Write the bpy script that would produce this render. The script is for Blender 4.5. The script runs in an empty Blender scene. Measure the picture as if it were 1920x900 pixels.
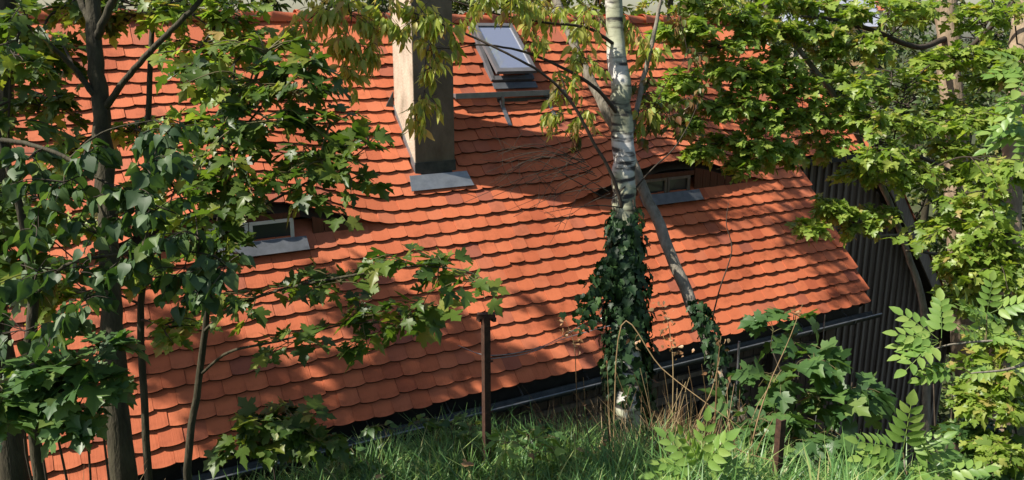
import bpy, math, random
import numpy as np
from mathutils import Vector, Matrix

R = math.radians
rng = np.random.default_rng(7)
random.seed(7)
sc = bpy.context.scene
col = sc.collection

# ------------------------------------------------------------------ camera, sky, sun, exposure
FPX, HY, HEAD = 1532.0, 62.0, R(29.33)          # focal length and horizon in 1920x900 units, heading from +Y towards +X
PITCH = math.atan((450 - HY) / FPX)
FW = np.array([math.sin(HEAD) * math.cos(PITCH), math.cos(HEAD) * math.cos(PITCH), -math.sin(PITCH)])
RT = np.array([math.cos(HEAD), -math.sin(HEAD), 0.0])
UP = np.cross(RT, FW)
cd = bpy.data.cameras.new('camera')
cam = bpy.data.objects.new('camera', cd)
col.objects.link(cam)
cd.sensor_width = 36.0
cd.lens = 36.0 * FPX / 1920.0
cd.clip_start = 0.05
cd.clip_end = 3000
cam.rotation_euler = (math.pi / 2 - PITCH, 0, -HEAD)
cam.location = (0, 0, 0)
sc.camera = cam

SUN_EL = R(50)
SUN_H = np.array([-0.972, 0.235])               # horizontal direction towards the sun
SUN_DIR = np.array([SUN_H[0] * math.cos(SUN_EL), SUN_H[1] * math.cos(SUN_EL), math.sin(SUN_EL)])
w = bpy.data.worlds.new('World')
sc.world = w
w.use_nodes = True
nt = w.node_tree
nt.nodes.clear()
sky = nt.nodes.new('ShaderNodeTexSky')
sky.sky_type = 'NISHITA'
sky.sun_disc = False
sky.sun_elevation = SUN_EL
sky.sun_rotation = math.atan2(SUN_H[0], SUN_H[1])
sky.air_density = 1.2
sky.dust_density = 1.5
bg = nt.nodes.new('ShaderNodeBackground')
bg.inputs['Strength'].default_value = 0.075
wo = nt.nodes.new('ShaderNodeOutputWorld')
nt.links.new(sky.outputs[0], bg.inputs['Color'])
nt.links.new(bg.outputs[0], wo.inputs['Surface'])
sl = bpy.data.lights.new('sun', 'SUN')
sl.energy = 5.0
sl.angle = R(0.6)
sl.color = (1.0, 0.93, 0.82)
so = bpy.data.objects.new('sun', sl)
col.objects.link(so)
so.rotation_euler = Vector(SUN_DIR).to_track_quat('Z', 'Y').to_euler()
sc.view_settings.view_transform = 'Standard'
sc.view_settings.look = 'None'
sc.view_settings.gamma = 1
sc.view_settings.use_curve_mapping = False
sc.view_settings.exposure = 0.92
sc.render.engine = 'CYCLES'
sc.cycles.use_denoising = True
sc.cycles.max_bounces = 8
sc.cycles.transmission_bounces = 6
sc.cycles.diffuse_bounces = 4

# ------------------------------------------------------------------ helpers
def at(px, py, depth):
    """a point of the place seen at photo pixel (px,py), at its own distance along the view axis"""
    return (FW + RT * (px - 960) / FPX - UP * (py - 450) / FPX) * depth

def project(p):
    p = np.asarray(p, float)
    z = p @ FW
    return 960 + FPX * (p @ RT) / z, 450 - FPX * (p @ UP) / z, z

def tag(o, label=None, cat=None, group=None, kind=None):
    if label: o['label'] = label
    if cat: o['category'] = cat
    if group: o['group'] = group
    if kind: o['kind'] = kind
    return o

def empty(name, loc, label=None, cat=None, group=None):
    o = bpy.data.objects.new(name, None)
    col.objects.link(o)
    o.location = Vector([float(a) for a in loc])
    o.empty_display_size = 0.2
    return tag(o, label, cat, group)

ORIG = {}
def origin(o):
    """world translation of a parent chain (all empties and parts are unrotated)"""
    if o is None:
        return np.zeros(3)
    return ORIG.get(o.name, np.array(o.location) + origin(o.parent))

def mesh_np(name, V, F, mat, smooth=False):
    """V (n,3), F list of index arrays or an (m,3)/(m,4) array"""
    me = bpy.data.meshes.new(name)
    V = np.asarray(V, np.float32)
    if isinstance(F, np.ndarray):
        k = F.shape[1]
        me.vertices.add(len(V)); me.vertices.foreach_set('co', V.ravel())
        me.loops.add(F.size); me.loops.foreach_set('vertex_index', F.ravel().astype(np.int32))
        me.polygons.add(len(F))
        me.polygons.foreach_set('loop_start', np.arange(0, F.size, k, dtype=np.int32))
        me.polygons.foreach_set('loop_total', np.full(len(F), k, np.int32))
        me.update(calc_edges=True)
    else:
        me.from_pydata(V.tolist(), [], F)
        me.update()
    if mat: me.materials.append(mat)
    if smooth:
        me.polygons.foreach_set('use_smooth', [True] * len(me.polygons))
    return me

def link(name, me, parent=None, M=None, loc=None):
    o = bpy.data.objects.new(name, me)
    col.objects.link(o)
    if parent is not None:
        o.parent = parent
    if M is not None:
        M = Matrix(M) if not isinstance(M, Matrix) else M
        o.matrix_local = Matrix.Translation(-Vector(origin(parent))) @ M
    elif loc is not None:
        o.location = Vector([float(a) for a in loc]) - Vector(origin(parent))
    return o

class MB:
    """collects quads, boxes and tubes in world space; build() links them as ONE mesh object"""
    def __init__(s): s.V = []; s.F = []
    def add(s, vs, fs):
        n = len(s.V); s.V += [tuple(map(float, v)) for v in vs]
        s.F += [tuple(i + n for i in f) for f in fs]; return s
    def box(s, c, size, ax=None):
        c = np.array(c, float); h = np.array(size, float) / 2
        A = np.eye(3) if ax is None else np.array(ax, float)
        vs = [c + A[0] * h[0] * a + A[1] * h[1] * b + A[2] * h[2] * d for a in (-1, 1) for b in (-1, 1) for d in (-1, 1)]
        return s.add(vs, [(0, 1, 3, 2), (4, 6, 7, 5), (0, 4, 5, 1), (2, 3, 7, 6), (0, 2, 6, 4), (1, 5, 7, 3)])
    def bb(s, a, b):
        a = np.array(a, float); b = np.array(b, float)
        return s.box((a + b) / 2, np.abs(b - a))
    def prism(s, poly, d):
        """poly: closed loop of points, extruded by vector d"""
        n = len(poly); d = np.array(d, float)
        vs = [np.array(p, float) for p in poly] + [np.array(p, float) + d for p in poly]
        fs = [tuple(range(n))[::-1], tuple(range(n, 2 * n))] + [(i, (i + 1) % n, n + (i + 1) % n, n + i) for i in range(n)]
        return s.add(vs, fs)
    def tube(s, pts, rad, seg=8, wob=0.0, cap=True):
        pts = [np.array(p, float) for p in pts]; n = len(pts)
        rad = list(rad) if hasattr(rad, '__len__') else [rad] * n
        ref = np.array([0.31, 0.2, 0.93]); base = len(s.V); prevx = None
        for i, p in enumerate(pts):
            t = pts[min(i + 1, n - 1)] - pts[max(i - 1, 0)]; t = t / (np.linalg.norm(t) + 1e-9)
            if prevx is None:
                x = np.cross(t, ref)
                if np.linalg.norm(x) < .2: x = np.cross(t, [1, 0, 0])
            else: x = prevx - t * (prevx @ t)
            x = x / np.linalg.norm(x); prevx = x; y = np.cross(t, x)
            for k in range(seg):
                a = 2 * math.pi * k / seg; r = rad[i] * (1 + wob * rng.uniform(-1, 1))
                s.V.append(tuple(p + (x * math.cos(a) + y * math.sin(a)) * r))
        for i in range(n - 1):
            for k in range(seg):
                a = base + i * seg + k; b = base + i * seg + (k + 1) % seg
                s.F.append((a, b, b + seg, a + seg))
        if cap:
            s.F.append(tuple(base + k for k in range(seg))[::-1]); s.F.append(tuple(base + (n - 1) * seg + k for k in range(seg)))
        return s
    def build(s, name, mat, parent=None, smooth=False, at_origin=None):
        """parts keep the parent's origin; at_origin gives a top-level object its own origin"""
        o0 = origin(parent) if parent is not None else np.array(at_origin if at_origin is not None else (0, 0, 0), float)
        V = np.array(s.V) - o0
        me = mesh_np(name, V, s.F, mat, smooth)
        o = link(name, me, parent)
        if parent is None and at_origin is not None: o.location = Vector([float(a) for a in at_origin])
        return o

def smooth_path(pts, rad, per=5):
    """Catmull-Rom through the points (each with its radius)"""
    P = [np.append(np.array(p, float), r) for p, r in zip(pts, rad)]
    if len(P) < 3:
        per = max(per, 4)
    P = [2 * P[0] - P[1]] + P + [2 * P[-1] - P[-2]]
    out = []
    for i in range(1, len(P) - 2):
        for k in range(per):
            t = k / per
            out.append(.5 * (2 * P[i] + (P[i + 1] - P[i - 1]) * t + (2 * P[i - 1] - 5 * P[i] + 4 * P[i + 1] - P[i + 2]) * t * t + (3 * P[i] - P[i - 1] - 3 * P[i + 1] + P[i + 2]) * t ** 3))
    out.append(P[-2]); out = np.array(out)
    return out[:, :3], np.maximum(out[:, 3], .002)

# ------------------------------------------------------------------ materials
def newmat(name):
    m = bpy.data.materials.new(name); m.use_nodes = True
    n = m.node_tree; n.nodes.clear()
    out = n.nodes.new('ShaderNodeOutputMaterial')
    return m, n, out

def N(n, t, **kw):
    x = n.nodes.new(t)
    for k, v in kw.items():
        if k in x.inputs.keys(): x.inputs[k].default_value = v
        else: setattr(x, k, v)
    return x

def ramp(n, stops):
    r = n.nodes.new('ShaderNodeValToRGB')
    e = r.color_ramp.elements
    while len(e) < len(stops): e.new(0.5)
    for i, (p, c) in enumerate(stops):
        e[i].position = p; e[i].color = (c[0], c[1], c[2], 1)
    return r

def mapping(n, scale):
    tc = n.nodes.new('ShaderNodeTexCoord'); mp = n.nodes.new('ShaderNodeMapping')
    mp.inputs['Scale'].default_value = scale
    n.links.new(tc.outputs['Object'], mp.inputs['Vector'])
    return mp

def island_rand(n):
    g = n.nodes.new('ShaderNodeNewGeometry'); oi = n.nodes.new('ShaderNodeObjectInfo')
    a = N(n, 'ShaderNodeMath', operation='ADD'); f = N(n, 'ShaderNodeMath', operation='FRACT')
    n.links.new(g.outputs['Random Per Island'], a.inputs[0]); n.links.new(oi.outputs['Random'], a.inputs[1])
    n.links.new(a.outputs[0], f.inputs[0])
    return f

def simple(name, c1, c2, scale=(6, 6, 6), rough=.8, bump=.0, bscale=None, metal=0.0, spec=.3, detail=6, stops=None):
    m, n, out = newmat(name)
    mp = mapping(n, scale)
    no = N(n, 'ShaderNodeTexNoise'); no.inputs['Scale'].default_value = 1.0; no.inputs['Detail'].default_value = detail
    no.inputs['Roughness'].default_value = .65
    n.links.new(mp.outputs[0], no.inputs['Vector'])
    r = ramp(n, stops or [(.3, c1), (.7, c2)])
    n.links.new(no.outputs['Fac'], r.inputs[0])
    b = N(n, 'ShaderNodeBsdfPrincipled'); b.inputs['Roughness'].default_value = rough; b.inputs['Metallic'].default_value = metal
    b.inputs['Specular IOR Level'].default_value = spec
    n.links.new(r.outputs[0], b.inputs['Base Color'])
    if bump:
        src = no
        if bscale:
            m2 = mapping(n, bscale); src = N(n, 'ShaderNodeTexNoise'); src.inputs['Scale'].default_value = 1; src.inputs['Detail'].default_value = 4
            n.links.new(m2.outputs[0], src.inputs['Vector'])
        bu = N(n, 'ShaderNodeBump'); bu.inputs['Strength'].default_value = bump; bu.inputs['Distance'].default_value = .02
        n.links.new(src.outputs['Fac'], bu.inputs['Height']); n.links.new(bu.outputs[0], b.inputs['Normal'])
    n.links.new(b.outputs[0], out.inputs['Surface'])
    return m

def tile_material():
    m, n, out = newmat('clay_tile')
    f = island_rand(n)
    r = ramp(n, [(0, (.40, .102, .046)), (.2, (.51, .138, .060)), (.45, (.46, .122, .053)), (.7, (.55, .156, .068)), (.86, (.48, .142, .068)), (.95, (.38, .112, .060)), (1, (.30, .092, .056))])
    n.links.new(f.outputs[0], r.inputs[0])
    mp = mapping(n, (4, 4, 4)); no = N(n, 'ShaderNodeTexNoise'); no.inputs['Scale'].default_value = 1; no.inputs['Detail'].default_value = 8
    no.inputs['Roughness'].default_value = .7
    n.links.new(mp.outputs[0], no.inputs['Vector'])
    r2 = ramp(n, [(.27, (.50, .50, .46)), (.36, (.80, .79, .77)), (.47, (1, 1, 1)), (.62, (1.03, 1.03, 1.02)), (.74, (.90, .93, .92))]); n.links.new(no.outputs['Fac'], r2.inputs[0])
    mx = N(n, 'ShaderNodeMix', data_type='RGBA', blend_type='MULTIPLY'); mx.inputs['Factor'].default_value = 1
    n.links.new(r.outputs[0], mx.inputs['A']); n.links.new(r2.outputs[0], mx.inputs['B'])
    m3 = mapping(n, (1.1, 1.1, .7)); n3 = N(n, 'ShaderNodeTexNoise'); n3.inputs['Scale'].default_value = 1; n3.inputs['Detail'].default_value = 5
    n.links.new(m3.outputs[0], n3.inputs['Vector'])
    r3 = ramp(n, [(.36, (.80, .76, .74)), (.5, (1, 1, 1)), (.66, (.93, .97, 1.0))]); n.links.new(n3.outputs['Fac'], r3.inputs[0])
    mx2 = N(n, 'ShaderNodeMix', data_type='RGBA', blend_type='MULTIPLY'); mx2.inputs['Factor'].default_value = 1
    n.links.new(mx.outputs['Result'], mx2.inputs['A']); n.links.new(r3.outputs[0], mx2.inputs['B'])
    b = N(n, 'ShaderNodeBsdfPrincipled'); b.inputs['Roughness'].default_value = .75; b.inputs['Specular IOR Level'].default_value = .25
    n.links.new(mx2.outputs['Result'], b.inputs['Base Color'])
    m2 = mapping(n, (130, 3, 3)); n2 = N(n, 'ShaderNodeTexNoise'); n2.inputs['Scale'].default_value = 1; n2.inputs['Detail'].default_value = 3
    n.links.new(m2.outputs[0], n2.inputs['Vector'])
    bu = N(n, 'ShaderNodeBump'); bu.inputs['Strength'].default_value = .35; bu.inputs['Distance'].default_value = .006
    n.links.new(n2.outputs['Fac'], bu.inputs['Height']); n.links.new(bu.outputs[0], b.inputs['Normal'])
    n.links.new(b.outputs[0], out.inputs['Surface'])
    return m

def leaf_material(name, stops, trans=.42, tcol=(1.25, 1.25, .55), rough=.42, spec=.45):
    m, n, out = newmat(name)
    f = island_rand(n)
    r = ramp(n, stops); n.links.new(f.outputs[0], r.inputs[0])
    b = N(n, 'ShaderNodeBsdfPrincipled'); b.inputs['Roughness'].default_value = rough; b.inputs['Specular IOR Level'].default_value = spec
    n.links.new(r.outputs[0], b.inputs['Base Color'])
    mx = N(n, 'ShaderNodeMix', data_type='RGBA', blend_type='MULTIPLY'); mx.inputs['Factor'].default_value = 1
    mx.inputs['B'].default_value = (tcol[0], tcol[1], tcol[2], 1)
    n.links.new(r.outputs[0], mx.inputs['A'])
    t = N(n, 'ShaderNodeBsdfTranslucent'); n.links.new(mx.outputs['Result'], t.inputs['Color'])
    ms = N(n, 'ShaderNodeMixShader'); ms.inputs[0].default_value = trans
    n.links.new(b.outputs[0], ms.inputs[1]); n.links.new(t.outputs[0], ms.inputs[2])
    n.links.new(ms.outputs[0], out.inputs['Surface'])
    return m

def birch_material():
    m, n, out = newmat('birch_bark')
    mp = mapping(n, (5, 5, 22)); no = N(n, 'ShaderNodeTexNoise'); no.inputs['Scale'].default_value = 1; no.inputs['Detail'].default_value = 5
    n.links.new(mp.outputs[0], no.inputs['Vector'])
    r = ramp(n, [(.38, (.022, .019, .016)), (.43, (.20, .185, .16)), (.50, (.44, .425, .39)), (.8, (.54, .53, .50))]); n.links.new(no.outputs['Fac'], r.inputs[0])
    m2 = mapping(n, (3, 3, 2.2)); n2 = N(n, 'ShaderNodeTexNoise'); n2.inputs['Scale'].default_value = 1; n2.inputs['Detail'].default_value = 6
    n.links.new(m2.outputs[0], n2.inputs['Vector'])
    r2 = ramp(n, [(.40, (1, 1, 1)), (.52, (.66, .70, .50)), (.64, (.30, .32, .20))]); n.links.new(n2.outputs['Fac'], r2.inputs[0])
    mx = N(n, 'ShaderNodeMix', data_type='RGBA', blend_type='MULTIPLY'); mx.inputs['Factor'].default_value = 1
    n.links.new(r.outputs[0], mx.inputs['A']); n.links.new(r2.outputs[0], mx.inputs['B'])
    b = N(n, 'ShaderNodeBsdfPrincipled'); b.inputs['Roughness'].default_value = .7
    n.links.new(mx.outputs['Result'], b.inputs['Base Color'])
    bu = N(n, 'ShaderNodeBump'); bu.inputs['Strength'].default_value = .6; bu.inputs['Distance'].default_value = .01
    n.links.new(no.outputs['Fac'], bu.inputs['Height']); n.links.new(bu.outputs[0], b.inputs['Normal'])
    n.links.new(b.outputs[0], out.inputs['Surface'])
    return m

def glass_material(name, tint=(.5, .52, .58), base=(.02, .022, .026), mixf=.35):
    m, n, out = newmat(name)
    b = N(n, 'ShaderNodeBsdfPrincipled'); b.inputs['Base Color'].default_value = (*base, 1); b.inputs['Roughness'].default_value = .35
    g = N(n, 'ShaderNodeBsdfGlossy'); g.inputs['Color'].default_value = (*tint, 1); g.inputs['Roughness'].default_value = .06
    ms = N(n, 'ShaderNodeMixShader'); ms.inputs[0].default_value = mixf
    n.links.new(b.outputs[0], ms.inputs[1]); n.links.new(g.outputs[0], ms.inputs[2]); n.links.new(ms.outputs[0], out.inputs['Surface'])
    return m

M = {}
M['tile'] = tile_material()
M['tile_edge'] = simple('tile_edge_shade_dirt', (.030, .018, .012), (.085, .034, .020), (14, 14, 14), .95)  # shade under each course, painted as dark colour together with drip-edge dirt
M['deck'] = simple('roof_batten_wood', (.03, .022, .016), (.06, .045, .03))
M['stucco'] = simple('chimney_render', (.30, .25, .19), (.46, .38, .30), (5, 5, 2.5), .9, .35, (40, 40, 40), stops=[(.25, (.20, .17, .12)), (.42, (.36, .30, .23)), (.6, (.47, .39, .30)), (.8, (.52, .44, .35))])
M['stucco_dark'] = simple('dark_chimney_render', (.10, .085, .055), (.19, .165, .115), (5, 5, 2.5), .9, .35, (40, 40, 40))  # darker, browner render for the chimney front
M['zinc'] = simple('zinc_sheet', (.26, .28, .30), (.40, .42, .44), (9, 9, 9), .42, .05, None, .75, .5)
M['lead'] = simple('lead_sheet', (.10, .11, .12), (.17, .18, .20), (9, 9, 9), .55, .05, None, .5, .4)
M['darkmetal'] = simple('dark_metal', (.05, .055, .055), (.10, .105, .10), (12, 12, 12), .5, .05, None, .6)
M['galv'] = simple('galvanised_steel', (.20, .21, .22), (.36, .37, .38), (25, 25, 25), .45, .1, None, .8)
M['rust'] = simple('rusty_iron', (.028, .014, .010), (.075, .036, .022), (30, 30, 30), .85, .4)
M['board'] = simple('weathered_board', (.070, .050, .036), (.15, .112, .084), (22, 22, 1.6), .85, .4, (60, 60, 3))
M['batten'] = simple('weathered_batten', (.11, .086, .066), (.23, .19, .152), (25, 25, 1.2), .85, .4, (70, 70, 3))
M['brownboard'] = simple('brown_dormer_board', (.075, .026, .012), (.13, .048, .022), (20, 20, 2), .8, .3, (60, 60, 4))
M['whiteframe'] = simple('white_window_paint', (.55, .53, .47), (.70, .68, .62), (9, 9, 9), .6, .05)
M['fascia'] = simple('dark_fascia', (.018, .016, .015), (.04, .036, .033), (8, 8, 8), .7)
M['pane'] = glass_material('dark_glass', mixf=.12)
M['skypane'] = glass_material('roof_window_glass', (.75, .79, .90), (.30, .32, .40), .5)
M['sash'] = simple('grey_sash', (.09, .09, .10), (.14, .14, .15), rough=.5)
M['ground'] = simple('hillside_soil', (.024, .034, .012), (.062, .068, .026), (3, 3, 3), .95, .5, (14, 14, 14))
M['birch'] = birch_material()
M['darkbark'] = simple('mossy_dark_bark', (.022, .018, .011), (.07, .062, .036), (16, 16, 4), .9, .7, (45, 45, 9))
M['tanbark'] = simple('tan_bark', (.14, .10, .062), (.34, .26, .175), (8, 8, 3), .9, .6, (40, 40, 9))
M['greybark'] = simple('grey_bark', (.13, .115, .095), (.30, .275, .235), (14, 14, 6), .88, .6, (40, 40, 12), stops=[(.3, (.06, .052, .038)), (.45, (.17, .15, .115)), (.7, (.27, .245, .20))])
M['twig'] = simple('twig_bark', (.028, .021, .015), (.065, .05, .035), (20, 20, 20), .85)
M['greentwig'] = simple('green_twig', (.07, .07, .025), (.14, .11, .05), (20, 20, 20), .7)
M['maple'] = leaf_material('maple_leaf', [(0, (.036, .078, .016)), (.3, (.060, .112, .020)), (.6, (.085, .145, .024)), (.85, (.125, .185, .030)), (1, (.21, .23, .04))], .5)
M['maple_bright'] = leaf_material('bright_maple_leaf', [(0, (.12, .20, .03)), (.35, (.18, .28, .042)), (.7, (.25, .34, .058)), (.92, (.32, .39, .08)), (1, (.40, .29, .11))], .5)
M['poplar'] = leaf_material('poplar_leaf', [(0, (.036, .075, .028)), (.5, (.055, .105, .038)), (.85, (.080, .14, .048)), (1, (.14, .20, .05))], .35, (1.2, 1.3, .5), .5, .35)
M['yellow'] = leaf_material('yellowing_leaf', [(0, (.22, .31, .05)), (.35, (.33, .40, .07)), (.65, (.44, .46, .10)), (.9, (.52, .46, .13)), (1, (.42, .26, .10))], .5, (1.2, 1.2, .7))
M['autumn'] = leaf_material('browning_leaf', [(0, (.06, .10, .022)), (.35, (.11, .13, .03)), (.6, (.20, .14, .05)), (.85, (.22, .10, .04)), (1, (.15, .06, .03))], .4)
M['ash'] = leaf_material('pinnate_leaf', [(0, (.13, .24, .05)), (.5, (.18, .30, .065)), (1, (.25, .35, .085))], .42)
M['ivy'] = leaf_material('ivy_leaf', [(0, (.010, .028, .010)), (.5, (.018, .045, .015)), (.85, (.028, .065, .020)), (1, (.05, .10, .025))], .15, (1.1, 1.3, .6), .5, .3)
M['shrub'] = leaf_material('shrub_maple_leaf', [(0, (.045, .105, .032)), (.5, (.075, .150, .042)), (.9, (.11, .20, .05)), (1, (.18, .24, .06))], .42)
M['far'] = leaf_material('background_leaf', [(0, (.035, .065, .018)), (.4, (.07, .115, .03)), (.75, (.12, .16, .045)), (1, (.20, .19, .06))], .35)
M['grass'] = leaf_material('grass_blade', [(0, (.07, .17, .05)), (.5, (.12, .25, .07)), (.8, (.19, .33, .09)), (.95, (.29, .38, .12)), (1, (.48, .41, .21))], .4, (1.2, 1.2, .6), .4, .4)
M['straw'] = leaf_material('dry_straw', [(0, (.12, .068, .032)), (.5, (.23, .15, .07)), (1, (.40, .30, .16))], .25, (1.1, 1, .8), .6, .3)
M['deadleaf'] = leaf_material('dead_leaf', [(0, (.25, .12, .05)), (.6, (.40, .24, .12)), (1, (.5, .36, .22))], .3, (1.1, 1, .8))
M['cream'] = simple('far_plaster', (.55, .47, .36), (.64, .56, .44), (1, 1, 1), .9)
M['ochre'] = simple('far_ochre_plaster', (.58, .36, .17), (.66, .43, .22), (1, 1, 1), .9)
M['farblue'] = simple('far_slate', (.22, .24, .30), (.30, .32, .38), (1, 1, 1), .8)
M['farred'] = simple('far_red_roof', (.34, .10, .06), (.42, .14, .08), (1, 1, 1), .8)
M['hill'] = simple('far_meadow', (.10, .13, .05), (.16, .18, .08), (.05, .05, .05), .95)

# ------------------------------------------------------------------ ground
def g(X, Y):
    X = np.asarray(X, float); Y = np.asarray(Y, float)
    z = -1.56 - .338 * Y - .24 * np.clip(X - 2.8, 0, 20) ** 1.35 + .02 * np.clip(1 - X, 0, 20)
    z = z + .05 * np.sin(X * 1.9 + .6) * np.cos(Y * 1.7) + .03 * np.sin(X * 4.3) * np.sin(Y * 3.9 + 1)
    edge = 5.75 + .12 * np.sin(X * 1.3) - .10 * np.clip(X - 4.5, 0, 6)
    t = np.clip((Y - edge) / .85, 0, 1); t = t * t * (3 - 2 * t)
    low = -6.0 - np.clip((X - 5) * .32, 0, 2.4)
    z = z * (1 - t) + np.minimum(low, z - .4) * t
    tx = np.clip((X - 10) / 8, 0, 1)                       # the slope runs out to the right
    z = z * (1 - tx) + np.minimum(z, -8.4) * tx
    r = np.hypot(X, Y)
    tf = np.clip((r - 22) / 30, 0, 1)
    z = z * (1 - tf) + (-9.0) * tf
    return z
def axis(a, b, step, far):
    c = np.arange(a, b + 1e-6, step)
    lo = a - np.geomspace(.5, far, 22); hi = b + np.geomspace(.5, far, 22)
    return np.concatenate([lo[::-1], c, hi])
xs = axis(-5, 14, .2, 900); ys = axis(-3, 9, .2, 900)
GX, GY = np.meshgrid(xs, ys); GZ = g(GX, GY)
nx, ny = len(xs), len(ys)
idx = np.arange(nx * ny).reshape(ny, nx)
F = np.stack([idx[:-1, :-1].ravel(), idx[:-1, 1:].ravel(), idx[1:, 1:].ravel(), idx[1:, :-1].ravel()], 1)
ground = link('ground', mesh_np('ground', np.stack([GX.ravel(), GY.ravel(), GZ.ravel()], 1), F, M['ground'], True))
tag(ground, 'dark soil hillside falling towards the tiled house', 'ground', kind='structure')

# ------------------------------------------------------------------ the house
D, ZR, TH = 9.65, .148, R(48.5)
CT, ST = math.cos(TH), math.sin(TH)
UL, UR = -3.0, 9.0                    # roof from left (out of view) to its right verge
VE = 4.74                             # slope length, ridge to eave
HIPV = 2.49                           # eave of the half hip at the right
DORM = [(1.45, 1.60), (6.67, 1.72)]   # dormer centres and half widths
DV, DH, D0 = 2.86, .385, .95           # dormer front, height, where the swell starts
DTIP = 2.955                          # lowest tile edge above the dormer opening

def bell(u, c, h):
    s = np.clip(np.abs((u - c) / h), 0, 1)
    return (.5 + .5 * np.cos(math.pi * s)) ** .85
def swell(u, v):
    k = np.clip((v - D0) / (DV - D0), 0, 1.1) ** 1.25
    return sum(DH * bell(u, c, h) for c, h in DORM) * k
def base_pt(u, v): return np.array([u, D - v * CT, ZR - v * ST])
def surf(u, v, up):
    p = base_pt(u, v)
    if up: p[2] += float(swell(u, v))
    return p

house = empty('tiled_house', (3.0, 8.0, -6.5), 'old house with a large red beavertail tiled roof and dark boarded gable', 'house')
# deck under the tiles (follows the swells of the dormers)
uu = np.arange(UL, UR - .02, .12); vv = np.concatenate([np.arange(.0, DV, .11), [DV - .001]])
uu = np.append(uu, UR - .03)
def sheet(uu, vv, up, off, mb):
    n0 = len(mb.V)
    for v in vv:
        for u in uu:
            p = surf(u, v, up); mb.V.append((p[0], p[1] + .6 * off, p[2] - off))
    W = len(uu)
    for j in range(len(vv) - 1):
        for i in range(W - 1):
            a = n0 + j * W + i; mb.F.append((a, a + 1, a + W + 1, a + W))
mb = MB(); sheet(uu, vv, True, .03, mb); sheet(uu, np.arange(DV - .5, VE - .02, .2), False, .035, mb)
# hip part right of the verge, and the slope of the wing behind it
hipu = lambda v: 9.26 + .602 * v
mb.add([base_pt(UR - .05, .02), base_pt(hipu(.02), .02), base_pt(hipu(HIPV - .02), HIPV - .02), base_pt(UR - .05, HIPV - .02)], [(0, 1, 2, 3)])
roof = mb.build('roof', M['deck'], house)

# one beavertail tile: local x across, y up the slope (0 at the lower edge), z outward
def tile_mesh(wd=.1855, ln=.38, th=.0165, sag=.0145, name='tile', cut=None):
    n = 8; pts = []
    for i in range(n + 1):
        x = -wd / 2 + wd * i / n
        pts.append((x, sag * (2 * x / wd) ** 2 * (1.0 if abs(2 * x / wd) < .99 else 1.06)))
    V = []; lift0, lift1 = .061, .004
    def zz(y): return lift0 + (lift1 - lift0) * y / ln
    outline = pts + [(wd / 2, ln), (-wd / 2, ln)]
    for x, y in outline: V.append((x, y, zz(y)))
    for x, y in outline:
        bx = .0025 if y < .05 else 0
        V.append((x * .993, y + bx, zz(y) + th))
    k = len(outline)
    Fs = [tuple(range(k, 2 * k))] + [(i, (i + 1) % k, k + (i + 1) % k, k + i) for i in range(k)]
    return V, Fs
TV, TF = tile_mesh()
def edge_shade_dirt(me, k=11):
    """the thin edges of a tile are dark with old algae"""
    me.materials.append(M['tile_edge'])
    n = len(TF); idx_ = np.array([0] + [1] * 8 + [0] * (n - 9)); me.polygons.foreach_set('material_index', np.tile(idx_, len(me.polygons) // n).astype(np.int32))
tile_me = mesh_np('tile', TV, TF, M['tile']); edge_shade_dirt(tile_me)
TVn = np.array(TV)
rows = int((VE - .40) / .16) + 1
tiles = []
PITCHX = .1865
for r in range(rows):
    ve = VE - .16 * r
    off = .5 * PITCHX if r % 2 else 0
    k0 = int((UL - off) / PITCHX) - 1
    for k in range(0, 90):
        u = UL + off + PITCHX * (k + .5)
        lim = UR if ve > HIPV + .03 else hipu(ve - .1) - .02
        if u > lim - .06: break
        if 3.36 < u < 3.87 and 1.50 < ve < 2.42: continue            # the chimney stands here
        if 4.70 < u < 5.33 and .16 < ve - .2 < .98 and ve < 1.16: continue   # the roof window
        inside = any(abs(u - c) < h for c, h in DORM)
        up = ve <= DTIP
        e = .012
        p = surf(u, ve, up); pu = surf(u + e, ve, up) - surf(u - e, ve, up); pv = surf(u, ve - .2, up) - p
        ax = pu / np.linalg.norm(pu); ay = pv / np.linalg.norm(pv); az = np.cross(ax, ay); az /= np.linalg.norm(az); ay = np.cross(az, ax)
        a = rng.normal(0, .010); ax2 = ax * math.cos(a) + ay * math.sin(a); ay2 = np.cross(az, ax2)
        lift = abs(rng.normal(0, .004)); tl = rng.normal(0, .007)
        az2 = az + ay2 * tl; az2 /= np.linalg.norm(az2); ay2 = np.cross(az2, ax2)
        p = p + az * lift + ay2 * rng.normal(0, .005)
        Mx = np.eye(4); Mx[:3, 0] = ax2; Mx[:3, 1] = ay2; Mx[:3, 2] = az2; Mx[:3, 3] = p
        q = p + ay2 * .08
        X, Y, Z = project(q)
        vis = 10 < X < 1910 and 20 < Y < 880
        tiles.append((1.0 / Z if vis else 0, Mx))
order = sorted(range(len(tiles)), key=lambda i: -tiles[i][0])
big = set(order[:300])
for i in order[:300]:
    link('tile', tile_me, roof, Matrix(tiles[i][1].tolist()))
rest = [t[1] for i, t in enumerate(tiles) if i not in big]
V = np.concatenate([TVn @ Mx[:3, :3].T + Mx[:3, 3] for Mx in rest]) - origin(house)
Fl = [tuple(i + j * len(TVn) for i in f) for j in range(len(rest)) for f in TF]
field = link('tile_field', mesh_np('tile_field', V, Fl, M['tile']), roof); edge_shade_dirt(field.data); field['kind'] = 'stuff'

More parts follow.
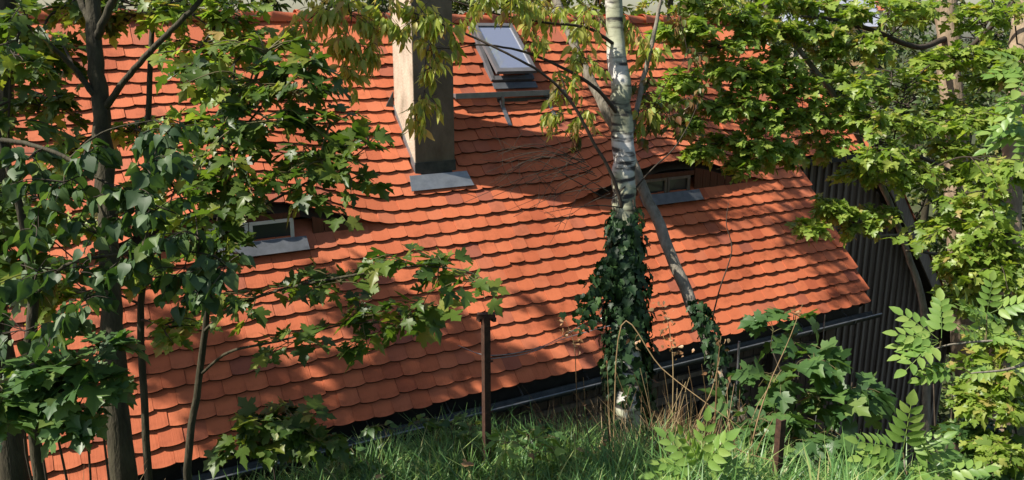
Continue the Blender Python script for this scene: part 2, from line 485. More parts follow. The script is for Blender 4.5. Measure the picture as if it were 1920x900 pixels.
# ridge tiles: overlapping half-round caps
def cap_mesh(r0=.115, r1=.095, ln=.36):
    V = []; n = 9
    for y, r in ((0, r0 + .012), (.045, r0 + .012), (.05, r0), (ln, r1)):
        for i in range(n):
            a = math.pi * i / (n - 1); V.append((y, math.cos(a) * r, math.sin(a) * r))
    Fs = [(j * n + i, j * n + i + 1, (j + 1) * n + i + 1, (j + 1) * n + i) for j in range(3) for i in range(n - 1)]
    return V, Fs
cv, cf = cap_mesh(); cap_me = mesh_np('ridge_tile', cv, cf, M['tile'], True)
k = 0; x = UL
while x < 9.3:
    c = link('ridge_tile', cap_me, roof, Matrix.Translation((x, D + .01, ZR - .015 + rng.normal(0, .004))) @ Matrix.Rotation(rng.normal(0, .01), 4, 'Z'))
    x += .31
# hip caps along the right edge of the half hip
a = base_pt(9.26, 0); b = base_pt(hipu(HIPV), HIPV); L = np.linalg.norm(b - a); dirv = Vector((b - a).tolist()).normalized()
q = dirv.to_track_quat('X', 'Z')
k = .1
while k < L - .1:
    p = a + (b - a) * k / L
    link('ridge_tile', cap_me, roof, Matrix.Translation(Vector(p.tolist())) @ q.to_matrix().to_4x4() @ Matrix.Rotation(math.pi, 4, 'Z'))
    k += .31
# back slope so that the roof is a closed volume
mb = MB(); mb.add([(UL, D, ZR - .03), (9.26, D, ZR - .03), (9.26, D + 4.5, ZR - 5.1), (UL, D + 4.5, ZR - 5.1)], [(0, 1, 2, 3)])
mb.build('back_slope', M['deck'], house)

# chimney
CX0, CX1, CY0, CY1 = 3.38, 3.85, 8.15, 8.70
mb = MB(); mb.bb((CX0, CY0, -2.0), (CX1, CY1, 1.55)); chim = mb.build('chimney', M['stucco'], house)
mb = MB(); mb.bb((CX0 - .06, CY0 - .06, 1.55), (CX1 + .06, CY1 + .06, 1.66)); mb.build('chimney_cap', M['stucco'], chim)
mb = MB(); mb.bb((CX0 + .004, CY0 - .008, -1.62), (CX1 - .004, CY0 - .001, 1.545)); mb.build('front_render', M['stucco_dark'], chim)  # thin front slab in a darker render than the other faces
zb = lambda Y: ZR - (D - Y) * math.tan(TH)
mb = MB()   # front apron lying on the tiles
s = np.array([0, -CT, -ST]); n_ = np.array([0, -ST, CT])
p0 = np.array([CX0 - .10, CY0, zb(CY0)]) + n_ * .088
mb.prism([p0, p0 + [CX1 - CX0 + .21, 0, 0], p0 + [CX1 - CX0 + .24, 0, 0] + s * .19, p0 + [-.03, 0, 0] + s * .19], n_ * .012)
mb.build('apron_flashing', M['zinc'], chim)
mb = MB(); mb.bb((CX0 - .006, CY0 - .016, zb(CY0) - .02), (CX1 + .006, CY0 + .05, zb(CY0) + .19)); mb.build('upstand_flashing', M['darkmetal'], chim)
mb = MB()   # stepped side flashing on the left face
poly = [(CX0 - .012, CY0 - .01, zb(CY0) - .02)]
poly += [(CX0 - .012, CY0 - .01, zb(CY0) + .17), (CX0 - .012, CY0 + .2, zb(CY0 + .2) + .15), (CX0 - .012, CY1 + .02, zb(CY1) + .15), (CX0 - .012, CY1 + .02, zb(CY1) - .02)]
mb.prism(poly, (.01, 0, 0)); mb.build('side_flashing', M['zinc'], chim)
mb = MB()   # lead saddle behind the chimney, sticking out on the left
y1 = CY1 + .02; zz1 = zb(y1)
mb.prism([(CX0 - .14, y1, zz1 + .03), (CX0 + .0, y1, zz1 + .03), (CX0 + .0, y1, zz1 + .27)], (0, .02, 0)); mb.build('saddle_flashing', M['darkmetal'], chim)

# roof window, its sash propped open
u0, u1, v0, v1 = 4.74, 5.29, .17, 1.0
nrm = np.array([0, -ST, CT]); dn = np.array([0, -CT, -ST])
A3 = [np.array([1, 0, 0]), -dn, nrm]
wf = MB(); c0 = base_pt((u0 + u1) / 2, (v0 + v1) / 2)
for (du, dv, su, sv) in ((-(u1 - u0) / 2, 0, .05, v1 - v0 + .05), ((u1 - u0) / 2, 0, .05, v1 - v0 + .05), (0, -(v1 - v0) / 2, u1 - u0, .05), (0, (v1 - v0) / 2, u1 - u0, .06)):
    wf.box(c0 + np.array([du, 0, 0]) + dn * dv + nrm * .05, (su, sv, .13), A3)
win = wf.build('roof_window', M['sash'], house)
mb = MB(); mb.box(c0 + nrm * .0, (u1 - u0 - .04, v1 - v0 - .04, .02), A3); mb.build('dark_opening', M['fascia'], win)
op = R(7); d2 = dn * math.cos(op) + nrm * math.sin(op); n2 = nrm * math.cos(op) - dn * math.sin(op)
A4 = [np.array([1, 0, 0]), -d2, n2]
h0 = base_pt((u0 + u1) / 2, v0) + nrm * .13; SL = v1 - v0 + .03
mb = MB()
for (du, dv, su, sv) in ((-(u1 - u0) / 2 + .02, SL / 2, .05, SL), ((u1 - u0) / 2 - .02, SL / 2, .05, SL), (0, .025, u1 - u0 - .09, .05), (0, SL - .03, u1 - u0 - .09, .06)):
    mb.box(h0 + np.array([du, 0, 0]) + d2 * dv, (su, sv, .045), A4)
mb.build('sash', M['sash'], win)
mb = MB(); mb.box(h0 + d2 * SL / 2, (u1 - u0 - .08, SL - .08, .012), A4); mb.build('pane', M['skypane'], win)
mb = MB(); mb.box(base_pt((u0 + u1) / 2, v1 + .11) + nrm * .095, (u1 - u0 + .06, .09, .01), A3); mb.build('apron_flashing', M['lead'], win)

# chimney sweep's grating step with brackets (its holes throw the dotted shade on the tiles)
WX0, WX1, WZ, WY1 = 4.12, 5.66, -.69, 8.90
WY0 = WY1 - .24
mb = MB()
mb.bb((WX0, WY0, WZ - .05), (WX1, WY0 + .012, WZ + .012)); mb.bb((WX0, WY1 - .012, WZ - .035), (WX1, WY1, WZ + .008))
mb.bb((WX0, WY0 + .012, WZ - .035), (WX0 + .012, WY1 - .012, WZ + .008)); mb.bb((WX1 - .012, WY0 + .012, WZ - .035), (WX1, WY1 - .012, WZ + .008))
step = mb.build('roof_step', M['zinc'], house)
mb = MB()
k = WX0 + .03
while k < WX1 - .02:
    mb.bb((k, WY0 + .012, WZ - .02), (k + .007, WY1 - .012, WZ)); k += .026
k = WY0 + .034
while k < WY1 - .02:
    mb.bb((WX0 + .012, k, WZ - .018), (WX1 - .012, k + .007, WZ - .002)); k += .026
gr = mb.build('grating', M['galv'], step)
for bx in (4.72, 5.38):
    mb = MB()
    mb.bb((bx, WY0 - .01, WZ - .07), (bx + .035, WY1 + .02, WZ - .036))
    yb = WY0 - .02; mb.bb((bx + .002, yb, zb(yb) + .05), (bx + .033, yb + .03, WZ - .07))
    mb.box(np.array([bx + .017, yb, zb(yb)]) + nrm * .075 + dn * (-.05), (.05, .42, .02), A3)
    mb.build('bracket', M['galv'], step)
mb = MB(); mb.bb((4.70, WY0 + .05, WZ - .16), (5.45, WY0 + .07, WZ - .072)); mb.build('plate', M['darkmetal'], step)

# eyebrow dormers
for (c, h), wins in zip(DORM, ([(1.13, 1.50), (1.51, 1.93)], [(6.20, 6.55), (6.56, 6.92)])):
    yf = D - DV * CT; zf = ZR - DV * ST
    dm = MB()
    dm.bb((c - h * .86, yf + .05, zf - .05), (c + h * .86, yf + .07, zf + .02))
    dormer = dm.build('dormer', M['deck'], house)
    xw0, xw1 = wins[0][0], wins[-1][1]
    # dark room behind
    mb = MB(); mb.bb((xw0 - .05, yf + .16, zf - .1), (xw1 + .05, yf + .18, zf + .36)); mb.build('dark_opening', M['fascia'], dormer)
    x = c - h * .9
    while x < c + h * .9:
        w_ = .125 + rng.uniform(-.01, .01)
        if not (x + w_ > xw0 - .06 and x < xw1 + .06):
            za, zb_ = [zf + float(swell(t, DV)) - .005 for t in (x, x + w_ - .008)]
            if max(za, zb_) > zf + .02:
                b_ = MB(); dy = rng.uniform(0, .006)
                b_.prism([(x, yf + dy, zf - .06), (x + w_ - .008, yf + dy, zf - .06), (x + w_ - .008, yf + dy, zb_), (x, yf + dy, za)], (0, .024, 0))
                b_.build('board', M['brownboard'], dormer)
        x += w_
    top = zf + .265
    mb = MB(); mb.bb((xw0 - .07, yf - .005, top), (xw1 + .07, yf + .03, top + .055)); mb.build('lintel', M['brownboard'], dormer)
    mb = MB(); mb.bb((xw0 - .07, yf - .03, zf - .02), (xw1 + .07, yf + .03, zf + .045)); mb.build('sill', M['batten'], dormer)
    for (a, b) in wins:
        mb = MB(); t = .032
        mb.bb((a, yf - .015, zf + .045), (a + t, yf + .03, top)); mb.bb((b - t, yf - .015, zf + .045), (b, yf + .03, top))
        mb.bb((a + t, yf - .015, zf + .045), (b - t, yf + .03, zf + .045 + t)); mb.bb((a + t, yf - .015, top - t), (b - t, yf + .03, top))
        mb.build('window_frame', M['whiteframe'] if c < 3 else M['batten'], dormer)
        mb = MB(); mb.bb((a + t, yf + .012, zf + .045 + t), (b - t, yf + .018, top - t)); mb.build('pane', M['pane'], dormer)
    mb = MB(); p0 = base_pt(xw0 - .12, DV - .02) + nrm * .104
    mb.prism([p0, p0 + [xw1 - xw0 + .22, 0, 0], p0 + [xw1 - xw0 + .22, 0, 0] + dn * .15, p0 + dn * .15], nrm * .01); mb.build('apron_flashing', M['lead'], dormer)

# eave: fascia, gutter, brackets, downpipe elbow
ey, ez = D - VE * CT, ZR - VE * ST
mb = MB(); mb.bb((UL, ey + .14, ez - .24), (UR - .03, ey + .17, ez - .005)); mb.build('fascia', M['fascia'], house)
mb = MB(); mb.bb((UL, ey + .17, ez - .26), (UR - .03, 6.92, ez - .23)); mb.build('soffit', M['fascia'], house)
mb = MB(); pr = []
gc = np.array([0, ey - .03, ez - .13]); n = 9; gr_ = .075
for xx in np.linspace(UL, UR + .10, 24):
    ww = .004 * math.sin(xx * 3.1)
    for i in range(n):
        a = math.pi + math.pi * i / (n - 1); pr.append((xx, gc[1] + math.cos(a) * gr_, gc[2] + math.sin(a) * gr_ + ww))
    for i in range(n):
        a = 2 * math.pi - math.pi * i / (n - 1); pr.append((xx, gc[1] + math.cos(a) * (gr_ - .006), gc[2] + math.sin(a) * (gr_ - .006) + .001 + ww))
k = 2 * n; fs = []
for j in range(23):
    for i in range(k):
        fs.append((j * k + i, j * k + (i + 1) % k, (j + 1) * k + (i + 1) % k, (j + 1) * k + i))
fs.append(tuple(range(k))); fs.append(tuple(23 * k + i for i in range(k))[::-1])
gut = MB().add(pr, fs); gutter = gut.build('gutter', M['darkmetal'], house, True)
mb = MB(); mb.tube([(UL, gc[1] - gr_, gc[2] + .006), (UR + .1, gc[1] - gr_, gc[2] + .006)], .009, 6); mb.build('bead', M['galv'], gutter)
for xx in np.arange(UL + .4, UR, .8):
    mb = MB(); mb.tube([(xx, ey + .14, ez - .06), (xx, ey + .03, ez - .12)], .008, 5)
    mb.tube([(xx, gc[1] + math.cos(a) * (gr_ + .006), gc[2] + math.sin(a) * (gr_ + .006)) for a in np.linspace(math.pi, 2 * math.pi, 7)], .007, 5)
    mb.build('bracket', M['galv'], gutter)
pe = at(1478, 330, 11.30); 
mb = MB(); pp, rr = smooth_path([pe + [-.05, .15, .06], pe + [.10, 0, .03], pe + [.17, -.03, -.06], pe + [.13, -.06, -.17]], [.06, .062, .062, .06], 4)
mb.tube(pp, rr, 10); mb.build('pipe_elbow', M['zinc'], house, True)
# verge boards along the right edge of the lower roof
mb = MB(); a = base_pt(UR - .02, HIPV - .1) - nrm * .02; b = base_pt(UR - .02, VE - .03) - nrm * .02
mb.prism([a, b, b - nrm * .16, a - nrm * .16], (.024, 0, 0)); mb.build('verge_board', M['fascia'], house)

# front wall below the eave
WYF = 6.95
mb = MB(); mb.bb((UL, WYF + .03, -8.4), (8.85, WYF + .2, ez - .2)); wall = mb.build('front_wall', M['fascia'], house)
x = 3.0
while x < 8.8:
    w_ = .17
    if not (5.95 < x < 7.0):
        b_ = MB(); b_.bb((x, WYF, -8.3), (x + w_ - .012, WYF + .028, ez - .24)); b_.build('board', M['board'], wall)
    x += w_
for zz_, t in ((-4.28, .10), (-4.02, .06), (-5.3, .1)):
    mb = MB(); mb.bb((3.0, WYF - .05, zz_), (8.85, WYF - .002, zz_ + t)); mb.build('beam', M['batten'], wall)
wn = MB()
for xx in (5.96, 6.26, 6.56, 6.86): wn.bb((xx, WYF - .045, -5.18), (xx + .045, WYF + .01, -4.30))
for zz_ in (-5.18, -4.36): wn.bb((5.96, WYF - .04, zz_), (6.905, WYF + .005, zz_ + .06))
wno = wn.build('window', M['batten'], wall)
for xx in (6.005, 6.305, 6.605):
    mb = MB(); mb.bb((xx, WYF + .012, -5.12), (xx + .255, WYF + .02, -4.36)); mb.build('pane', M['pane'], wall)
for xx in (8.55, 7.6):   # posts and brace under the right end
    mb = MB(); mb.bb((xx, WYF - .16, -8.3), (xx + .14, WYF - .055, ez - .262)); mb.build('post', M['board'], wall)

# boarded gable of the wing at the right
GYF = D - HIPV * CT + .12            # wall plane behind the hip eave
GXL, GXR = 8.3, 13.35
slope = 1.285
def gtop(x): return min(ZR - HIPV * ST - .08, ZR - slope * (x - 9.26) - .22)
mb = MB(); mb.prism([(GXL, GYF + .04, -9), (GXR, GYF + .04, -9), (GXR, GYF + .04, gtop(GXR)), (10.75, GYF + .04, gtop(10.75)), (GXL, GYF + .04, gtop(GXL))], (0, .2, 0))
gable = mb.build('gable_wall', M['fascia'], house)
x = GXL
while x < GXR - .05:
    w_ = .155
    b_ = MB(); dy = rng.uniform(0, .008)
    b_.prism([(x, GYF + dy, -8.9), (x + w_ - .01, GYF + dy, -8.9), (x + w_ - .01, GYF + dy, gtop(x + w_)), (x, GYF + dy, gtop(x))], (0, .026, 0)); b_.build('board', M['board'], gable)
    b_ = MB(); bw = .05; xx = x + w_ - bw / 2 - .005
    b_.prism([(xx, GYF - .028, -8.9), (xx + bw, GYF - .028, -8.9), (xx + bw, GYF - .028, gtop(xx + bw)), (xx, GYF - .028, gtop(xx))], (0, .03, 0)); b_.build('batten', M['batten'], gable)
    x += w_
# hip eave board and the overhanging right slope with its barge board
mb = MB(); mb.bb((UR, GYF - .16, ZR - HIPV * ST - .10), (10.80, GYF - .13, ZR - HIPV * ST - .01)); mb.build('hip_fascia', M['fascia'], house)
mb = MB(); zt = lambda x: ZR - slope * (x - 9.26)
mb.prism([(10.70, GYF - .30, zt(10.70)), (13.75, GYF - .30, zt(13.75)), (13.75, GYF - .30, zt(13.75) - .06), (10.70, GYF - .30, zt(10.70) - .06)], (0, 7.5, 0)); mb.build('wing_slope', M['deck'], house)
mb = MB(); mb.prism([(10.66, GYF - .33, zt(10.66) + .02), (13.78, GYF - .33, zt(13.78) + .02), (13.66, GYF - .33, zt(13.66) - .30), (10.60, GYF - .33, zt(10.60) - .30)], (0, .028, 0)); mb.build('barge_board', M['batten'], house)
V_ = []
kk = 10.75
while kk < 13.75:   # verge tiles of the wing, seen on edge
    t_ = MB(); t_.box((kk + .05, GYF - .25, zt(kk + .05) + .035), (.30, .2, .017), [np.array([1, 0, -slope]) / math.hypot(1, slope), np.array([0, 1, 0]), np.array([slope, 0, 1]) / math.hypot(1, slope)])
    t_.build('verge_tile', M['tile'], house); kk += .125

# ------------------------------------------------------------------ leaves
def fan(outline, centre, fold=.18, droop=.22, twist=0.0):
    pts = [centre] + outline
    V = []
    for x, y in pts: V.append((x, y, fold * abs(x) - droop * y * y + twist * x * y))
    k = len(outline)
    Fs = [(0, 1 + i, 1 + (i + 1) % k) for i in range(k)]
    return np.array(V), np.array(Fs)
def sym(half):
    """half outline from base (x=0) to tip (x=0), x>=0"""
    return [(x, y) for x, y in half] + [(-x, y) for x, y in half[-2:0:-1]]
MAPLE = sym([(0, 0), (.13, -.06), (.36, -.03), (.33, .10), (.40, .17), (.31, .24), (.50, .27), (.64, .44), (.50, .48), (.48, .58), (.36, .54), (.21, .50), (.25, .66), (.31, .74), (.18, .80), (.10, .90), (0, 1.04)])
MAPLE_L = sym([(0, 0), (.36, -.02), (.30, .22), (.62, .46), (.40, .54), (.21, .50), (.28, .74), (0, 1.03)])
BIRCH = sym([(0, 0), (.20, .14), (.30, .36), (.16, .70), (0, 1)])
LANCE = sym([(0, 0), (.13, .18), (.19, .40), (.10, .72), (0, 1)])
POPLAR = sym([(0, 0), (.22, -.05), (.42, .12), (.45, .34), (.28, .62), (.10, .88), (0, 1)])
IVY = sym([(0, 0), (.22, -.08), (.42, .10), (.34, .26), (.50, .46), (.26, .56), (.14, .84), (0, 1)])
def variants(outline, centre, mir=.2):
    return [fan(outline, centre, f, d, t) for f, d, t in ((.16, .18, .05), (.34, .34, -.15), (.05, .50, .22), (-.14, .10, -.15), (.45, .10, .25), (.10, .70, -.25))]
def pinnate(nl=4, curl=.25):
    V = []; Fs = []
    def leaflet(bx, by, ang, ln, z0):
        o = [(0, 0), (.22, .2), (.27, .48), (.16, .78), (0, 1), (-.16, .78), (-.27, .48), (-.22, .2)]
        c, s_ = math.cos(ang), math.sin(ang); n0 = len(V)
        for x, y in [(0, .45)] + o:
            x *= ln; y *= ln
            zl = .25 * abs(x) - .35 * y * y / ln * .6 + z0
            V.append((bx + c * x + s_ * y, by - s_ * x + c * y, zl))
        for i in range(8): Fs.append((n0, n0 + 1 + i, n0 + 1 + (i + 1) % 8))
    for i in range(nl):
        y = .22 + .68 * i / nl; z = -curl * y * y
        for sg in (-1, 1): leaflet(sg * .01, y, sg * (1.15 - .12 * i), .36 - .02 * i, z)
    leaflet(0, .88, 0, .36, -curl * .8)
    n0 = len(V); r = .008
    for t in range(5):
        y = .9 * t / 4; z = -curl * y * y
        V += [(-r, y, z), (r, y, z), (0, y, z + r)]
    for t in range(4):
        for i in range(3):
            a = n0 + t * 3 + i; b = n0 + t * 3 + (i + 1) % 3
            Fs += [(a, b, b + 3), (a, b + 3, a + 3)]
    return np.array(V), np.array(Fs)
LEAF = {'maple': variants(MAPLE, (0, .32)), 'maple_l': variants(MAPLE_L, (0, .32)), 'birch': variants(BIRCH, (0, .4)), 'lance': variants(LANCE, (0, .4)), 'poplar': variants(POPLAR, (0, .35)), 'ivy': variants(IVY, (0, .3)), 'ash': [pinnate(4, .15), pinnate(5, .4), pinnate(4, .55)]}
LEAFME = {}
def leaf_mesh(kind, k, mat):
    key = (kind, k, mat)
    if key not in LEAFME:
        V, Fs = LEAF[kind][k]; LEAFME[key] = mesh_np('leaf', V, Fs, M[mat], True)
    return LEAFME[key]

def norm(v): return v / (np.linalg.norm(v) + 1e-9)
class Leaves:
    """a list of leaf placements (variant, 4x4); the 300 that show largest become objects, the rest one mesh"""
    def __init__(s, kind, mat): s.kind = kind; s.mat = mat; s.L = []
    def put(s, p, d, nrm_, size):
        y = norm(d); z = nrm_ - y * (nrm_ @ y)
        if np.linalg.norm(z) < .05: z = np.cross(y, [.3, .5, .8])
        z = norm(z); x = np.cross(y, z)
        Mx = np.eye(4); wd = size * rng.uniform(.88, 1.1)
        Mx[:3, 0] = x * wd; Mx[:3, 1] = y * size; Mx[:3, 2] = z * size; Mx[:3, 3] = p
        s.L.append((int(rng.integers(len(LEAF[s.kind]))), Mx))
    def build(s, root, limit=300, low=None):
        if not s.L: return
        P = np.array([m[:3, 3] + m[:3, 1] * .5 for _, m in s.L]); X, Y, Z = project(P)
        S = np.array([np.linalg.norm(m[:3, 1]) for _, m in s.L])
        facing = np.array([abs(norm(m[:3, 2]) @ norm(m[:3, 3])) for _, m in s.L])
        sz = np.where((X > 0) & (X < 1920) & (Y > 0) & (Y < 900) & (Z > .5), S / np.maximum(Z, .3) * (.35 + facing), 0)
        o = np.argsort(-sz); o_big = [i for i in o[:limit] if sz[i] > 0]
        for i in o_big:
            k, m = s.L[i]; link('leaf', leaf_mesh(s.kind, k, s.mat), root, Matrix(m.tolist()))
        bigset = set(o_big); Vs = []; Fs = []; n = 0
        for i, (k, m) in enumerate(s.L):
            if i in bigset: continue
            kind = s.kind
            if low and sz[i] == 0: kind = low
            V, Fk = LEAF[kind][k]
            Vs.append(V @ m[:3, :3].T + m[:3, 3]); Fs.append(Fk + n); n += len(V)
        if Vs:
            f = link('foliage', mesh_np('foliage', np.concatenate(Vs) - origin(root), np.concatenate(Fs), M[s.mat], True), root); f['kind'] = 'stuff'

def leaf_normal(spread):
    n_ = np.array([0, 0, 1.0]) + rng.normal(0, spread, 3); return norm(n_)

class Plant:
    def __init__(s, name, label, cat, base, leaf, mat, size, bark, group=None, spread=.36, twigmat='twig', hang=.07):
        s.root = empty(name, base, label, cat, group); s.lv = Leaves(leaf, mat); s.size = size; s.bark = bark; s.tw = MB(); s.anch = []
        s.spread = spread; s.twigmat = twigmat; s.hang = hang
    def limb(s, name, pts, rad, seg=9, wob=.04, per=6, bark=None):
        """pts: (px,py,depth) in the photo or 3-vectors already in the place"""
        P, r = smooth_path(pts, rad, per)
        jit = rng.normal(0, 1, P.shape) * (r[:, None] * .10)
        P = P + jit
        mb = MB(); mb.tube(P, r, seg, wob); o = mb.build(name, M[bark or s.bark], s.root, True)
        for p, q in zip(P, r): s.anch.append((p, q))
        return o
    def px(s, name, pts, rad, **k): return s.limb(name, [at(*p) for p in pts], rad, **k)
    def spray(s, C, rad, twigs=10, per=10, anchor=None, limb_r=.010, size=None, flat=.45, arch=.15, fill=False):
        """a leafy spray round C reached by a limb from the nearest wood"""
        C = np.array(C, float); rad = np.array(rad, float) if hasattr(rad, '__len__') else np.array([rad, rad, rad * flat])
        sz = size or s.size
        if anchor is None:
            A = np.array([a for a, _ in s.anch]); d = np.linalg.norm(A - C, axis=1) + .6 * np.maximum(A[:, 2] - C[2], 0); anchor = A[int(np.argmin(d))]
        anchor = np.array(anchor, float)
        L = np.linalg.norm(C - anchor); mid = (anchor + C) / 2 + np.array([0, 0, arch * L]) + rng.normal(0, .06 * L, 3)
        P, r = smooth_path([anchor, mid, C], [limb_r, limb_r * .75, limb_r * .45], 6)
        s.tw.tube(P, r, 5)
        for p in P[3:]: s.anch.append((p, .006))
        for t in range(twigs):
            st = P[int(len(P) * rng.uniform(.55, .999))]
            e = rng.normal(0, 1, 3); e = e / np.linalg.norm(e) * rng.uniform(.35, 1) ** .6
            E = C + e * rad; l = np.linalg.norm(E - st)
            m_ = (st + E) / 2 + np.array([0, 0, .12 * l]) + rng.normal(0, .05 * l, 3)
            Q, q = smooth_path([st, m_, E], [limb_r * .42 + .0012, limb_r * .3 + .001, .0018], 5)
            s.tw.tube(Q, q, 4, cap=False)
            n = len(Q)
            for k in range(per):
                f = .25 + .75 * (k + rng.uniform(0, .8)) / per
                i = min(int(f * (n - 1)), n - 2); p = Q[i] + (Q[i + 1] - Q[i]) * (f * (n - 1) - i)
                tdir = norm(Q[i + 1] - Q[i]); side = norm(np.cross(tdir, [0, 0, 1])) * (1 if k % 2 else -1)
                d = norm(tdir * rng.uniform(.2, 1) + side * rng.uniform(.4, 1.1) + rng.normal(0, .25, 3) + np.array([0, 0, -s.hang]))
                pet = sz * rng.uniform(.15, .5)
                s.lv.put(p + d * pet + np.array([0, 0, -.15 * pet]), d + np.array([0, 0, -s.hang * .6]), leaf_normal(s.spread), sz * rng.uniform(.45, 1.3))
    def crown(s, C, rad, n, per=14, size=None, twig_r=.25, limbs=8):
        """leaf clumps spread through an ellipsoid crown, on limbs from the nearest wood"""
        C = np.array(C, float); rad = np.array(rad, float)
        for k in range(n):
            e = rng.normal(0, 1, 3); e = e / np.linalg.norm(e) * rng.uniform(0, 1) ** .4
            s.spray(C + e * rad, twig_r * rng.uniform(.7, 1.3), twigs=4, per=per, limb_r=.012, size=size, flat=.7)
    def done(s, limit=300, low=None):
        if s.tw.V:
            t = s.tw.build('twigs', M[s.twigmat], s.root); t['kind'] = 'stuff'
        s.lv.build(s.root, limit, low)

# ------------------------------------------------------------------ trees at the left
def G3(px, depth, lift=-.05, py=840):
    """foot of a stem: on the hillside below the given column of the view"""
    d = at(px, py, depth); return np.array([d[0], d[1], float(g(d[0], d[1])) + lift])

# tall maple whose trunk crosses the left of the roof
t = Plant('maple_tree', 'maple tree with a forked dark trunk standing before the roof at its low corner', 'tree', G3(225, 5.2), 'maple', 'maple', .108, 'darkbark')
t.limb('trunk', [G3(226, 5.2), at(222, 800, 5.2), at(212, 640, 5.2), at(204, 450, 5.22), at(192, 250, 5.25), at(178, 90, 5.3), at(168, -40, 5.33), at(168, -40, 5.33) + [-.05, .03, .9], at(168, -40, 5.33) + [.05, .1, 2.0], at(168, -40, 5.33) + [0, .1, 3.2]], [.095, .074, .066, .06, .054, .048, .044, .04, .03, .015], 12)
t.px('branch', [(196, 205, 5.25), (235, 150, 5.2), (290, 88, 5.1), (340, 38, 5.0), (385, -12, 5.0), (470, -150, 5.0), (560, -300, 5.2)], [.024, .02, .018, .016, .015, .012, .006])
t.px('branch', [(182, 185, 5.25), (140, 130, 5.2), (95, 85, 5.1), (40, 45, 5.0), (-30, 0, 4.9), (-140, -120, 4.8)], [.022, .017, .015, .014, .013, .008])
t.px('branch', [(180, 75, 5.3), (200, 28, 5.25), (250, -80, 5.2), (330, -300, 5.3), (380, -520, 5.4)], [.028, .024, .02, .014, .007])
t.px('branch', [(178, 60, 5.3), (150, 0, 5.4), (90, -120, 5.5), (0, -320, 5.8)], [.026, .022, .017, .008])
for (x, y, d, r_) in ((50, 40, 4.8, .28), (100, 120, 5.7, .30), (20, 150, 4.5, .24), (70, 210, 5.6, .26), (15, 260, 4.6, .24), (250, 10, 5.7, .34), (150, -40, 5.8, .36), (400, -40, 4.9, .30), (30, 380, 4.8, .24)):
    t.spray(at(x, y, d), r_ * 1.35, 9, 8)
for (x, y, z, r_) in ((.6, 6.4, 1.8, .8), (1.2, 6.0, 2.4, .8), (.2, 6.9, 2.6, .8), (.8, 6.8, 3.4, .7), (1.6, 6.5, 1.5, .6)):
    for k in range(2):
        t.spray(np.array([x, y, z]) + rng.normal(0, .28, 3), r_ * .7, 4, 6)
t.done(300, 'maple_l')

# big tree at the very left, crown above the roof's lower corner
t = Plant('lime_tree', 'tall tree with a straight dark trunk and wide crown over the low roof corner', 'tree', G3(0, 5.7), 'maple', 'maple', .15, 'darkbark')
t.limb('trunk', [G3(0, 5.7), at(-4, 600, 5.7), at(4, 300, 5.75), at(10, 100, 5.8), at(10, -100, 5.82), at(10, -100, 5.82) + [-.2, .1, 1.2], at(10, -100, 5.82) + [-.35, .3, 2.6], at(10, -100, 5.82) + [-.3, .4, 3.8]], [.13, .085, .07, .062, .06, .05, .035, .015], 12)
for q in ((-1.0, 7.2, 2.6), (-2.4, 7.4, 2.8), (-2.8, 7.9, 3.6), (-1.4, 8.0, 3.6), (-3.6, 7.3, 2.6), (-.6, 6.6, 3.4), (-3.2, 6.6, 3.2), (-4.4, 7.8, 3.6)):
    t.limb('branch', [at(6, -200, 5.8), (np.array(q) + at(6, -200, 5.8)) / 2 + [0, 0, .25], q], [.035, .022, .008], 7)
crown_left = []
for k in range(54):
    e = rng.normal(0, 1, 3); e = e / np.linalg.norm(e) * rng.uniform(.1, 1) ** .45
    crown_left.append(np.array([-2.0, 7.35, 2.7]) + e * np.array([2.5, 1.0, 1.55]))
for q in crown_left:
    t.spray(q, .38 * rng.uniform(.7, 1.3), 7, 15, size=.105)
for (x, y, d, r_) in ((10, 420, 5.2, .3), (20, 520, 5.1, .28)):
    t.spray(at(x, y, d), r_, 8, 7)
t.done(300, 'maple_l')

# thin young maple with backlit yellow-green leaves
t = Plant('young_maple', 'slender young maple with backlit yellow green leaves near the ridge', 'tree', G3(262, 5.6), 'maple', 'maple_bright', .092, 'darkbark')
t.limb('trunk', [G3(262, 5.6), at(264, 640, 5.6), at(272, 480, 5.6), at(277, 250, 5.6), at(285, 60, 5.6), at(292, -80, 5.6), at(300, -300, 5.7)], [.03, .024, .022, .020, .017, .014, .006], 8)
for (x, y, d, r_) in ((330, 20, 5.5, .32), (400, 55, 5.4, .30), (240, 40, 5.8, .28), (440, 20, 5.4, .26), (110, 20, 5.8, .26), (360, 110, 5.4, .26), (460, 100, 5.4, .26), (60, 110, 5.5, .24), (420, 160, 5.3, .24), (300, 330, 5.4, .2), (250, 250, 5.8, .2), (340, 230, 5.3, .22), (360, 400, 5.3, .24), (120, 300, 5.7, .22), (150, 420, 5.7, .24), (290, 520, 5.5, .24), (100, 560, 5.7, .24), (330, 620, 5.4, .2)):
    t.spray(at(x, y, d), r_ * 1.2, 9, 8)
t.done(300, 'maple_l')

